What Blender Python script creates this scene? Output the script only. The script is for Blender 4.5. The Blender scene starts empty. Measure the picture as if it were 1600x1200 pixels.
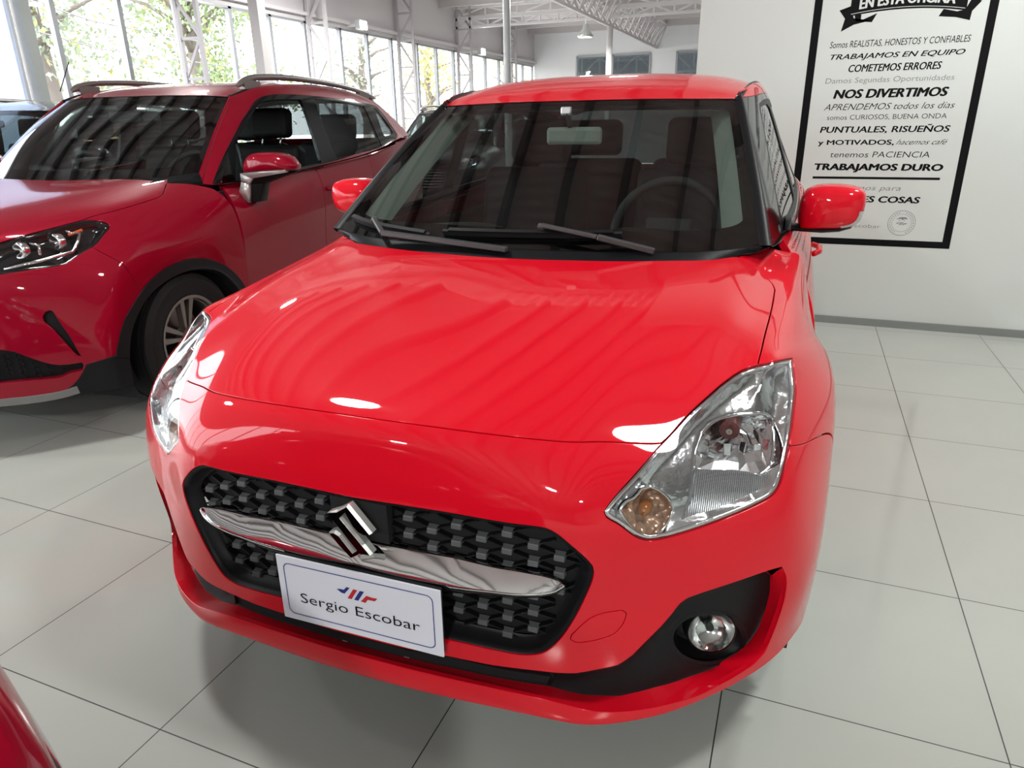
import bpy, bmesh, math, random
import numpy as np
from mathutils import Vector, Matrix
from mathutils.geometry import delaunay_2d_cdt, tessellate_polygon
random.seed(7)
sc = bpy.context.scene
COL = sc.collection
# ------------------------------------------------------------------ camera
PITCH, ROLL, YAW, CAMZ = .35520, .01490, .38840, 1.30635
def cam_axes():
    cp, sp = math.cos(PITCH), math.sin(PITCH); cr, sr = math.cos(ROLL), math.sin(ROLL)
    right = np.array([1, 0, 0.]); fwd = np.array([0, cp, -sp]); down = np.array([0, -sp, -cp])
    r2 = cr*right+sr*down; d2 = -sr*right+cr*down
    Z = np.array([[math.cos(YAW), -math.sin(YAW), 0], [math.sin(YAW), math.cos(YAW), 0], [0, 0, 1]])
    return Z@r2, Z@d2, Z@fwd
_r, _d, _f = cam_axes()
cd = bpy.data.cameras.new('camera'); cam = bpy.data.objects.new('camera', cd); COL.objects.link(cam)
cd.sensor_width = 36; cd.lens = 1088.055/1600*36; cd.clip_start = .02; cd.clip_end = 300
cam.matrix_world = Matrix(((_r[0], -_d[0], -_f[0], 0), (_r[1], -_d[1], -_f[1], 0), (_r[2], -_d[2], -_f[2], CAMZ), (0, 0, 0, 1)))
sc.camera = cam
# ------------------------------------------------------------------ world, light, exposure
w = bpy.data.worlds.new('overcast_sky'); sc.world = w; w.use_nodes = True
bg = w.node_tree.nodes['Background']; bg.inputs[0].default_value = (.93, .96, 1, 1); bg.inputs[1].default_value = 6.5
sc.view_settings.view_transform = 'Standard'; sc.view_settings.look = 'None'
sc.view_settings.gamma = 1; sc.view_settings.use_curve_mapping = False; sc.view_settings.exposure = 0.03
sc.cycles.max_bounces = 8; sc.cycles.diffuse_bounces = 4; sc.cycles.glossy_bounces = 5; sc.cycles.transmission_bounces = 6
sc.cycles.transparent_max_bounces = 14; sc.cycles.caustics_reflective = False; sc.cycles.caustics_refractive = False
sc.cycles.sample_clamp_indirect = 6
# ------------------------------------------------------------------ materials
def mat(name, col, rough=.5, metal=0., coat=0., spec=.5, emit=None, es=0., coat_rough=.03, bump=None):
    m = bpy.data.materials.new(name); m.use_nodes = True
    b = m.node_tree.nodes['Principled BSDF']; I = b.inputs
    I['Base Color'].default_value = (*col, 1); I['Roughness'].default_value = rough; I['Metallic'].default_value = metal
    I['Coat Weight'].default_value = coat; I['Coat Roughness'].default_value = coat_rough; I['Specular IOR Level'].default_value = spec
    if emit: I['Emission Color'].default_value = (*emit, 1); I['Emission Strength'].default_value = es
    if bump:
        nt = m.node_tree; kind, scale, st = bump
        tc = nt.nodes.new('ShaderNodeTexCoord')
        if kind == 'wave':
            t = nt.nodes.new('ShaderNodeTexWave'); t.inputs['Scale'].default_value = scale; t.inputs['Distortion'].default_value = 0; o = t.outputs['Fac']
        elif kind == 'voro':
            t = nt.nodes.new('ShaderNodeTexVoronoi'); t.inputs['Scale'].default_value = scale; o = t.outputs['Distance']
        else:
            t = nt.nodes.new('ShaderNodeTexNoise'); t.inputs['Scale'].default_value = scale; o = t.outputs['Fac']
        nt.links.new(tc.outputs['Object'], t.inputs['Vector'])
        bp = nt.nodes.new('ShaderNodeBump'); bp.inputs['Strength'].default_value = st; bp.inputs['Distance'].default_value = .01
        nt.links.new(o, bp.inputs['Height']); nt.links.new(bp.outputs[0], I['Normal'])
    return m
def glassmat(name, tint, ior=1.5, rough=.0):
    m = bpy.data.materials.new(name); m.use_nodes = True; nt = m.node_tree; nt.nodes.clear()
    o = nt.nodes.new('ShaderNodeOutputMaterial'); mx = nt.nodes.new('ShaderNodeMixShader')
    t = nt.nodes.new('ShaderNodeBsdfTransparent'); t.inputs[0].default_value = (*tint, 1)
    g = nt.nodes.new('ShaderNodeBsdfGlossy'); g.inputs['Roughness'].default_value = rough; g.inputs[0].default_value = (1, 1, 1, 1)
    ge = nt.nodes.new('ShaderNodeNewGeometry'); dt = nt.nodes.new('ShaderNodeVectorMath'); dt.operation = 'DOT_PRODUCT'
    nt.links.new(ge.outputs['Normal'], dt.inputs[0]); nt.links.new(ge.outputs['Incoming'], dt.inputs[1])
    def mth(op, x, y):
        n = nt.nodes.new('ShaderNodeMath'); n.operation = op; n.use_clamp = True
        for i, q in enumerate((x, y)):
            if isinstance(q, (int, float)): n.inputs[i].default_value = q
            else: nt.links.new(q, n.inputs[i])
        return n
    ab = nt.nodes.new('ShaderNodeMath'); ab.operation = 'ABSOLUTE'; nt.links.new(dt.outputs['Value'], ab.inputs[0])
    f0 = ((ior-1)/(ior+1))**2
    f = mth('ADD', mth('MULTIPLY', mth('POWER', mth('SUBTRACT', 1.0, ab.outputs[0]).outputs[0], 5).outputs[0], 1-f0).outputs[0], f0)   # Schlick, the same from both sides of a thin pane
    nt.links.new(f.outputs[0], mx.inputs[0]); nt.links.new(t.outputs[0], mx.inputs[1]); nt.links.new(g.outputs[0], mx.inputs[2]); nt.links.new(mx.outputs[0], o.inputs[0])
    return m
M = {}
M['red'] = mat('red_paint', (.67, .002, .015), .5, 0, .85, .05)
M['wine'] = mat('wine_red_paint', (.27, .001, .016), .4, .1, .75, .05)
M['black_paint'] = mat('black_paint', (.012, .013, .016), .3, 0, 1.0)
M['gap'] = mat('gap_black', (.006, .006, .007), .9)
M['trim'] = mat('black_trim', (.007, .007, .0085), .42, spec=.2)
M['clad'] = mat('black_cladding', (.008, .0085, .010), .42, spec=.2, bump=('noise', 900, .15))
M['gloss'] = mat('gloss_black', (.006, .006, .007), .08)
M['rubber'] = mat('rubber', (.009, .009, .010), .65, spec=.3)
M['chrome'] = mat('chrome', (.82, .82, .84), .06, 1)
M['satin'] = mat('satin_metal', (.42, .40, .38), .3, 1)
M['alloy'] = mat('alloy', (.34, .31, .29), .34, .9)
M['lampchrome'] = mat('lamp_chrome', (.80, .80, .82), .16, 1, bump=('noise', 60, .15))
M['facet'] = mat('lamp_facets', (.86, .86, .88), .07, 1, bump=('voro', 55, 1.0))
M['ribbed'] = mat('ribbed_reflector', (.55, .56, .58), .25, .85, bump=('wave', 90, .6))
M['amber'] = mat('amber_plastic', (.30, .10, .025), .2)
M['brownglass'] = mat('smoky_turn_lamp', (.42, .25, .17), .25, .45, bump=('voro', 60, .9))
M['darkred'] = mat('bulb_shield', (.10, .018, .018), .3)
M['lens'] = glassmat('clear_lens', (.97, .98, .98))
M['glass'] = glassmat('windscreen_glass', (.40, .45, .43), 1.7)
M['sideglass'] = glassmat('side_glass', (.36, .39, .39), 1.5)
M['darkglass'] = glassmat('tinted_rear_glass', (.10, .11, .11), 1.5)
M['strip'] = mat('strip_grey', (.20, .20, .20), .35, .4)
M['pane'] = glassmat('window_pane', (.97, .985, .98), 1.4)
M['white'] = mat('white_plastic', (.82, .82, .84), .35)
M['silver'] = mat('silver_plastic', (.62, .62, .62), .3, .5)
M['cabin'] = mat('cabin_black', (.014, .014, .016), .6)
M['cabin_grey'] = mat('cabin_grey', (.06, .06, .065), .55)
M['liner'] = mat('cabin_liner', (.52, .54, .50), .8)
M['ink_blue'] = mat('ink_blue', (.02, .03, .22), .4)
M['ink_red'] = mat('ink_red', (.55, .02, .03), .4)
M['ink_black'] = mat('ink_black', (.006, .006, .007), .55, spec=.1)
M['ink_grey'] = mat('ink_grey', (.22, .22, .22), .5)
M['plate'] = mat('plate_white', (.80, .80, .90), .3)
# ------------------------------------------------------------------ object helpers
def link(o, parent=None):
    COL.objects.link(o)
    if parent is not None: o.parent = parent
    return o
def mesh_obj(name, V, F, m, parent=None, N=None, smooth=True, fm=None):
    me = bpy.data.meshes.new(name); me.from_pydata([tuple(map(float, v)) for v in V], [], [tuple(map(int, f)) for f in F])
    for x in (m if isinstance(m, (list, tuple)) else [m]): me.materials.append(x)
    if fm is not None: me.polygons.foreach_set('material_index', np.array(fm, dtype=np.int32))
    me.polygons.foreach_set('use_smooth', np.full(len(me.polygons), smooth))
    me.validate(clean_customdata=False); me.update()
    if N is not None and len(N) == len(me.vertices): me.normals_split_custom_set_from_vertices([tuple(map(float, n)) for n in N])
    return link(bpy.data.objects.new(name, me), parent)
def empty(name, loc=(0, 0, 0), rz=0, label=None, cat=None, group=None, parent=None):
    o = bpy.data.objects.new(name, None); o.empty_display_size = .1; link(o, parent); o.location = loc; o.rotation_euler = (0, 0, rz)
    return tag(o, label, cat, group)
def tag(o, label=None, cat=None, group=None, kind=None):
    if label: o['label'] = label
    if cat: o['category'] = cat
    if group: o['group'] = group
    if kind: o['kind'] = kind
    return o
class MB:
    """collects primitive shapes into one mesh"""
    def __init__(s): s.V = []; s.F = []; s.fm = []; s.k = 0
    def add(s, V, F, k=None):
        b = len(s.V); s.V += [tuple(map(float, v)) for v in V]; s.F += [tuple(b+i for i in f) for f in F]; s.fm += [s.k if k is None else k]*len(F); return s
    def box(s, c, d, R=None, k=None):
        c = np.array(c, float); h = np.array(d, float)/2
        V = np.array([(x, y, z) for x in (-1, 1) for y in (-1, 1) for z in (-1, 1)], float)*h
        if R is not None: V = V@np.array(R).T
        return s.add(V+c, [(0, 1, 3, 2), (4, 6, 7, 5), (0, 4, 5, 1), (2, 3, 7, 6), (0, 2, 6, 4), (1, 5, 7, 3)], k)
    def bar(s, a, b, wd, hd=None, up=(0, 0, 1), k=None):
        a = np.array(a, float); b = np.array(b, float); t = b-a; L = np.linalg.norm(t); t /= L; up = np.array(up, float)
        if abs(t@up) > .98: up = np.array([1., 0, 0])
        x = np.cross(t, up); x /= np.linalg.norm(x); z = np.cross(x, t)
        return s.box((a+b)/2, (wd, L, hd or wd), np.stack([x, t, z], 1), k)
    def tube(s, pts, r, n=8, closed=False, k=None, cap=True):
        P = np.array(pts, float); m = len(P); r = np.broadcast_to(np.array(r, float), (m,))
        T = np.roll(P, -1, 0)-np.roll(P, 1, 0) if closed else np.gradient(P, axis=0)
        T /= np.linalg.norm(T, axis=1, keepdims=True)+1e-12
        up = np.array([0, 0, 1.]) if abs(T[0][2]) < .9 else np.array([1., 0, 0]); V = []
        x = np.cross(T[0], up); x /= np.linalg.norm(x)
        for i in range(m):
            x = x-T[i]*(x@T[i]); x /= np.linalg.norm(x); y = np.cross(T[i], x)
            for j in range(n):
                a = 2*math.pi*j/n; V.append(P[i]+r[i]*(math.cos(a)*x+math.sin(a)*y))
        F = [(i*n+j, i*n+(j+1) % n, ((i+1) % m)*n+(j+1) % n, ((i+1) % m)*n+j) for i in range(m if closed else m-1) for j in range(n)]
        if cap and not closed: F += [tuple(range(n))[::-1], tuple((m-1)*n+j for j in range(n))]
        return s.add(V, F, k)
    def lathe(s, prof, c, axis=0, n=40, k=None):
        # prof: (along axis, radius)
        V = []
        for a, r in prof:
            for j in range(n):
                t = 2*math.pi*j/n; p = [r*math.cos(t), r*math.sin(t)]; p.insert(axis, a); V.append(np.array(p)+c)
        F = [(i*n+j, (i+1)*n+j, (i+1)*n+(j+1) % n, i*n+(j+1) % n) for i in range(len(prof)-1) for j in range(n)]
        return s.add(V, F, k)
    def prism(s, poly, o, ex, ey, h, k=None):
        """extrude a 2D polygon: o origin, ex/ey in-plane axes, h vector"""
        o, ex, ey, h = (np.array(q, float) for q in (o, ex, ey, h)); n = len(poly)
        A = [o+ex*x+ey*y for x, y in poly]; B = [p+h for p in A]
        tr = tessellate_polygon([[Vector((x, y, 0)) for x, y in poly]])
        F = [tuple(t) for t in tr]+[tuple(n+i for i in t[::-1]) for t in tr]+[(i, (i+1) % n, n+(i+1) % n, n+i) for i in range(n)]
        return s.add(A+B, F, k)
    def grid(s, G, k=None, flip=False, wrap=False):
        G = np.array(G, float); r, c = G.shape[:2]
        F = []
        for i in range(r-1):
            for j in range(c if wrap else c-1):
                f = (i*c+j, i*c+(j+1) % c, (i+1)*c+(j+1) % c, (i+1)*c+j); F.append(f[::-1] if flip else f)
        return s.add(G.reshape(-1, 3), F, k)
    def mir(s):
        b = len(s.V); V = [(-x, y, z) for x, y, z in s.V]; F = [tuple(b+i for i in f[::-1]) for f in s.F]; s.V += V; s.F += F; s.fm += list(s.fm); return s
    def flipx(s): s.V = [(-x, y, z) for x, y, z in s.V]; s.F = [f[::-1] for f in s.F]; return s
    def obj(s, name, m, parent=None, smooth=False, bevel=0, recalc=True, autos=None, sub=0):
        o = mesh_obj(name, s.V, s.F, m, parent, None, smooth, s.fm)
        if recalc:
            bm = bmesh.new(); bm.from_mesh(o.data); bmesh.ops.recalc_face_normals(bm, faces=bm.faces); bm.to_mesh(o.data); bm.free()
        if autos is not None:
            me = o.data; bm = bmesh.new(); bm.from_mesh(me)
            for e in bm.edges:
                e.smooth = not (len(e.link_faces) == 2 and e.calc_face_angle(0) > autos)
            bm.to_mesh(me); bm.free()
        if bevel:
            md = o.modifiers.new('bevel', 'BEVEL'); md.width = bevel; md.segments = 2; md.limit_method = 'ANGLE'; md.angle_limit = .6
        if sub:
            md = o.modifiers.new('sub', 'SUBSURF'); md.levels = sub; md.render_levels = sub
        return o
# ------------------------------------------------------------------ smooth fair surfaces fitted to a coarse grid of points
def bas(t, n):
    x = np.clip(np.asarray(t, float), 0, 1)*(n-3); i = np.minimum(np.floor(x).astype(int), n-4); w_ = x-i
    B = np.stack([(1-w_)**3/6, (3*w_**3-6*w_**2+4)/6, (-3*w_**3+3*w_**2+3*w_+1)/6, w_**3/6], -1)
    D = np.stack([-(1-w_)**2/2, (3*w_**2-4*w_)/2, (-3*w_**2+2*w_+1)/2, w_**2/2], -1)*(n-3)
    return i, B, D
class Surf:
    def __init__(s, grid, nu, nv, lam=.05, sym=True):
        g = np.array(grid, float); V, U = g.shape[:2]; s.nu, s.nv, s.sym = nu, nv, sym
        uu, vv = np.meshgrid(np.linspace(0, 1, U), np.linspace(0, 1, V)); uu = uu.ravel(); vv = vv.ravel(); P = g.reshape(-1, 3); N = nu*nv
        i, Bu, _ = bas(uu, nu); j, Bv, _ = bas(vv, nv); A = np.zeros((len(uu), N))
        for a in range(4):
            for b in range(4): A[np.arange(len(uu)), (j+b)*nu+i+a] += Bu[:, a]*Bv[:, b]
        ix = lambda i, j: j*nu+i
        reg = []
        def row(L, k=1):
            r = np.zeros(N)
            for q, c in L: r[q] += c*k
            reg.append(r)
        for j in range(nv):
            for i in range(nu):
                if 0 < i < nu-1: row([(ix(i-1, j), 1), (ix(i, j), -2), (ix(i+1, j), 1)])
                if 0 < j < nv-1: row([(ix(i, j-1), 1), (ix(i, j), -2), (ix(i, j+1), 1)])
                if 1 < i < nu-1: row([(ix(i-2, j), -1), (ix(i-1, j), 3), (ix(i, j), -3), (ix(i+1, j), 1)], 2)
                if 1 < j < nv-1: row([(ix(i, j-2), -1), (ix(i, j-1), 3), (ix(i, j), -3), (ix(i, j+1), 1)], 2)
                if 0 < i < nu-1 and 0 < j < nv-1: row([(ix(i, j), 1), (ix(i+1, j), -1), (ix(i, j+1), -1), (ix(i+1, j+1), 1)])
        R = np.array(reg)*lam; sol = []
        for k in range(3):
            ex = []
            if sym:
                for j in range(nv):
                    r = np.zeros(N); r[ix(0, j)] = 30; r[ix(2, j)] = 30 if k == 0 else -30; ex.append(r)
                    if k == 0: r = np.zeros(N); r[ix(1, j)] = 30; ex.append(r)
            A2 = np.vstack([A, R]+([np.array(ex)] if ex else [])); b2 = np.concatenate([P[:, k], np.zeros(len(A2)-len(P))])
            sol.append(np.linalg.solve(A2.T@A2+1e-9*np.eye(N), A2.T@b2))
        s.C = np.stack(sol, -1).reshape(nv, nu, 3)
        if sym: s.C[:, 1, 0] = 0; s.C[:, 0, 0] = -s.C[:, 2, 0]; s.C[:, 0, 1:] = s.C[:, 2, 1:]
    def ev(s, u, v):
        u = np.asarray(u, float); v = np.asarray(v, float); sg = np.where(u < 0, -1., 1.) if s.sym else np.ones(u.shape)
        u = np.abs(u) if s.sym else u
        i, Bu, Du = bas(u, s.nu); j, Bv, Dv = bas(v, s.nv); P = np.zeros(u.shape+(3,)); Su = P.copy(); Sv = P.copy()
        for a in range(4):
            for b in range(4):
                c = s.C[j+b, i+a]
                P += c*(Bu[..., a]*Bv[..., b])[..., None]; Su += c*(Du[..., a]*Bv[..., b])[..., None]; Sv += c*(Bu[..., a]*Dv[..., b])[..., None]
        n = np.cross(Su, Sv); n /= np.linalg.norm(n, axis=-1, keepdims=True)+1e-12
        for q in (P, n, Su, Sv): q[..., 0] *= sg
        Su = Su*sg[..., None]
        return P, n, Su, Sv
    def at(s, uv, off=0.):
        uv = np.array(uv, float); P, n, _, _ = s.ev(uv[..., 0], uv[..., 1]); return P+n*np.asarray(off)[..., None] if np.ndim(off) else P+n*off
    def find(s, pts, axes):
        """uv of surface points whose two coordinates (axes) equal pts, right half"""
        pts = np.array(pts, float); u, v = np.meshgrid(np.linspace(0, 1, 121), np.linspace(0, 1, 121)); P = s.ev(u, v)[0][..., list(axes)]
        out = []
        for p in pts:
            d = ((P-p)**2).sum(-1); k = np.unravel_index(d.argmin(), d.shape); a = np.array([u[k], v[k]])
            for _ in range(8):
                q, _, Su, Sv = s.ev(a[0], a[1]); J = np.stack([Su[list(axes)], Sv[list(axes)]], 1)
                try: st = np.linalg.solve(J, p-q[list(axes)])
                except Exception: break
                a = np.clip(a+np.clip(st, -.03, .03), 0, 1)
            out.append(a)
        return np.array(out)
def smooth_loop(L, step, dist, closed=True, corner=.6):
    """Catmull-Rom through the points, keeping sharp corners; dist(a,b) gives the real length of a segment"""
    L = [np.array(p, float) for p in L]; n = len(L); out = []
    def isc(i):
        if not closed and i in (0, n-1): return True
        a = L[i]-L[i-1]; b = L[(i+1) % n]-L[i]; la, lb = np.linalg.norm(a), np.linalg.norm(b)
        return la < 1e-9 or lb < 1e-9 or math.acos(max(-1, min(1, a@b/(la*lb)))) > corner
    c = [isc(i) for i in range(n)]
    for i in range(n if closed else n-1):
        p1, p2 = L[i], L[(i+1) % n]; p0 = L[i-1] if not c[i] else 2*p1-p2; p3 = L[(i+2) % n] if not c[(i+1) % n] else 2*p2-p1
        l1 = np.linalg.norm(p2-p1)+1e-12
        m1 = (p2-p0)/(np.linalg.norm(p1-p0)+l1)*l1; m2 = (p3-p1)/(np.linalg.norm(p3-p2)+l1)*l1
        k = max(1, int(math.ceil(dist(p1, p2)/step)))
        for t in np.arange(k)/k:
            out.append((2*t**3-3*t*t+1)*p1+(t**3-2*t*t+t)*m1+(-2*t**3+3*t*t)*p2+(t**3-t*t)*m2)
    if not closed: out.append(L[-1])
    return np.array(out)
def inpoly(P, L):
    x, y = P[:, 0], P[:, 1]; r = np.zeros(len(P), bool); a = L; b = np.roll(L, -1, 0)
    for (x1, y1), (x2, y2) in zip(a, b):
        if y1 == y2: continue
        r ^= ((y1 > y) != (y2 > y)) & (x < (x2-x1)*(y-y1)/(y2-y1)+x1)
    return r
def area(L): x, y = L[:, 0], L[:, 1]; return .5*np.sum(x*np.roll(y, -1)-y*np.roll(x, -1))
def mirror_uv(h): h = [tuple(p) for p in h]; return h+[(-u, v) for u, v in h[::-1] if u > 1e-6] if h[0][0] > 1e-6 else h+[(-u, v) for u, v in h[::-1] if u > 1e-6]
class Loop:
    def __init__(s, S, uv, step, gap=0., ccw=True):
        d = lambda a, b: float(np.linalg.norm(S.ev(a[0], a[1])[0]-S.ev(b[0], b[1])[0]))
        L = smooth_loop(uv, step, d)
        if (area(L) > 0) != ccw: L = L[::-1]
        if gap: L = s.shift(S, L, -gap)
        s.uv = L; s.P, s.n, s.out = s.frame(S, L)
    @staticmethod
    def frame(S, L):
        P, n, Su, Sv = S.ev(L[:, 0], L[:, 1]); t = np.roll(P, -1, 0)-np.roll(P, 1, 0); t /= np.linalg.norm(t, axis=1, keepdims=True)+1e-12
        o = np.cross(t, n); o /= np.linalg.norm(o, axis=1, keepdims=True)+1e-12
        return P, n, o
    @staticmethod
    def shift(S, L, g):
        P, n, o = Loop.frame(S, L); _, _, Su, Sv = S.ev(L[:, 0], L[:, 1]); L2 = L.copy()
        for i in range(len(L)):
            A = np.stack([Su[i], Sv[i]], 1); L2[i] += np.linalg.lstsq(A, o[i]*g, rcond=None)[0]
        return L2
def panel(name, S, uv, m, parent, holes=(), sp=.016, gap=.002, rim=.014, off=0., offf=None, mirror=False, rimk=None, holerims=None, bev=.0016, step=None, offP=None):
    step = step or sp*.6
    loops = [Loop(S, uv, step, gap, True)]+[Loop(S, h, step, gap, False) for h in holes]
    k0 = np.array([1.5, 1.6]); pts = []; ed = []; own = []
    for l in loops:
        b = len(pts); n = len(l.uv); pts += list(l.uv*k0); ed += [(b+i, b+(i+1) % n) for i in range(n)]; own.append((b, n))
    O = loops[0].uv; lo, hi = O.min(0), O.max(0); s = sp/k0
    # true surface scale
    Sc = S.ev(np.array([(lo+hi)[0]/2*.9+.02]), np.array([(lo+hi)[1]/2])); su = sp/max(np.linalg.norm(Sc[2]), .3); sv = sp/max(np.linalg.norm(Sc[3]), .3)
    gu, gv = np.meshgrid(np.arange(lo[0]+su/2, hi[0], su), np.arange(lo[1]+sv/2, hi[1], sv)); G = np.stack([gu.ravel(), gv.ravel()], 1)
    G = G[inpoly(G, O)]
    for l in loops[1:]: G = G[~inpoly(G, l.uv)]
    allb = np.concatenate([l.uv for l in loops])
    if len(G):
        dm = np.full(len(G), 9.)
        for c in range(0, len(allb), 200):
            dd = (G[:, None, :]-allb[None, c:c+200])/np.array([su, sv]); dm = np.minimum(dm, np.sqrt((dd**2).sum(-1)).min(1))
        G = G[dm > .55]
    pts += list(G*k0)
    v2, e2, f2, ov, oe, of = delaunay_2d_cdt([Vector((float(p[0]), float(p[1]))) for p in pts], ed, [], 0, 1e-7)
    UV = np.array([(q[0], q[1]) for q in v2])/k0; F = np.array([f[:3] for f in f2 if len(f) >= 3])
    cen = UV[F].mean(1); ok = inpoly(cen, O)
    for l in loops[1:]: ok &= ~inpoly(cen, l.uv)
    F = F[ok]; P, N, _, _ = S.ev(UV[:, 0], UV[:, 1])
    if offf is not None:
        dm = np.full(len(UV), 9.); Pb = loops[0].P
        for c in range(0, len(Pb), 150): dm = np.minimum(dm, np.linalg.norm(P[:, None, :]-Pb[None, c:c+150], axis=-1).min(1))
        P = P+N*offf(dm)[:, None]
    elif offP is not None: P = P+N*offP(P)[:, None]
    elif off: P = P+N*off
    a, b, c = UV[F[:, 0]], UV[F[:, 1]], UV[F[:, 2]]; cr = (b-a)[:, 0]*(c-a)[:, 1]-(b-a)[:, 1]*(c-a)[:, 0]; F[cr < 0] = F[cr < 0][:, ::-1]
    V = list(P); NN = list(N); FF = [tuple(f) for f in F]; fm = [0]*len(FF)
    inv = {}
    for k, o in enumerate(ov):
        for q in o: inv[q] = k
    if rim:
        for li, (l, (b0, n)) in enumerate(zip(loops, own)):
            id0 = [inv.get(b0+i) for i in range(n)]
            if any(i is None for i in id0): continue
            dep = rim if li == 0 or holerims is None else holerims[li-1]
            P0 = P[id0]; n0 = N[id0]; o0 = l.out
            b1 = len(V); V += list(P0+o0*bev*.7-n0*bev*.3); q = n0+o0; NN += list(q/np.linalg.norm(q, axis=1, keepdims=True))
            b2 = len(V); V += list(P0+o0*bev-n0*bev); NN += list(o0)
            b3 = len(V); V += list(P0+o0*bev-n0*dep); NN += list(o0)
            for i in range(n):
                j = (i+1) % n
                for A, B in (((id0[i], id0[j]), (b1+i, b1+j)), ((b1+i, b1+j), (b2+i, b2+j)), ((b2+i, b2+j), (b3+i, b3+j))):
                    FF.append((A[0], B[0], B[1], A[1])); fm.append(0 if rimk is None else rimk)
    V = np.array(V); NN = np.array(NN)
    if mirror: V[:, 0] *= -1; NN[:, 0] *= -1; FF = [f[::-1] for f in FF]
    used = np.zeros(len(V), bool)
    for f in FF: used[list(f)] = True
    re = np.cumsum(used)-1; V = V[used]; NN = NN[used]; FF = [tuple(re[i] for i in f) for f in FF]
    return mesh_obj(name, V, FF, m, parent, NN if offf is None and offP is None else None, True, fm)
def loft(name, lines, m, parent, closed=False, mirror=False, flip=False, smooth=True):
    b = MB().grid(lines, wrap=closed, flip=flip)
    if mirror: b.flipx()
    return b.obj(name, m, parent, smooth=smooth, recalc=False)
def resample(P, n, closed=False):
    P = np.array(P, float); Q = np.vstack([P, P[:1]]) if closed else P
    d = np.r_[0, np.cumsum(np.linalg.norm(np.diff(Q, axis=0), axis=1))]; t = np.linspace(0, d[-1], n+1 if closed else n)
    if closed: t = t[:-1]
    return np.stack([np.interp(t, d, Q[:, k]) for k in range(Q.shape[1])], 1)
def text_mesh(s, shear=0, bold=0.):
    c = bpy.data.curves.new('t', 'FONT'); c.body = s; c.size = 1; c.shear = shear; c.offset = bold; c.resolution_u = 3; c.extrude = 0
    o = bpy.data.objects.new('t', c); COL.objects.link(o); dg = bpy.context.evaluated_depsgraph_get(); dg.update()
    me = bpy.data.meshes.new_from_object(o.evaluated_get(dg)); V = np.array([v.co[:] for v in me.vertices]); F = [tuple(p.vertices) for p in me.polygons]
    bpy.data.objects.remove(o); bpy.data.curves.remove(c); bpy.data.meshes.remove(me)
    return V[:, :2], F
def text_obj(name, s, box, O, ex, ey, nrm, m, parent, shear=0, bold=0., warp=None, capref=None, lift=.0006):
    """text fitted into box (x0,x1,base z, cap height) on the plane O+ex*x+ey*z"""
    stack = bold if bold > .012 else 0; bold = min(bold, 0.)
    V, F = text_mesh(s, shear, bold); V0, _ = text_mesh(s, shear, 0); Vc, _ = text_mesh(capref or 'H', 0, bold)
    x0, x1, zb, h = box; sx = (x1-x0)/(V0[:, 0].max()-V0[:, 0].min()); sz = h/(Vc[:, 1].max())
    ok = (V[:, 0] > V0[:, 0].min()-.12) & (V[:, 0] < V0[:, 0].max()+.12) & (V[:, 1] > V0[:, 1].min()-.12) & (V[:, 1] < V0[:, 1].max()+.12)
    F = [f for f in F if all(ok[i] for i in f)]; V = np.where(ok[:, None], V, V0.mean(0))
    X = np.clip(x0+(V[:, 0]-V0[:, 0].min())*sx, x0-.01, x1+.01); Z = V[:, 1]*sz
    if warp: Z = Z+np.array([warp(x) for x in X])
    base = np.array(O)+np.outer(X, ex)+np.outer(zb+Z, ey)+np.array(nrm)*lift
    if stack:
        Ps, Fs, n = [], [], len(base)
        stack *= 2.3
        for k, (dx, dz) in enumerate(((0, 0), (-1, 0), (1, 0), (-.5, .6), (.5, -.6), (.5, .6), (-.5, -.6))):
            Ps.append(base+np.array(ex)*dx*stack*h+np.array(ey)*dz*stack*h*.6+np.array(nrm)*k*.00004); Fs += [tuple(i+k*n for i in f) for f in F]
        P, F = np.concatenate(Ps), Fs
    else: P = base
    return mesh_obj(name, P, F, m, parent, smooth=False)
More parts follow.
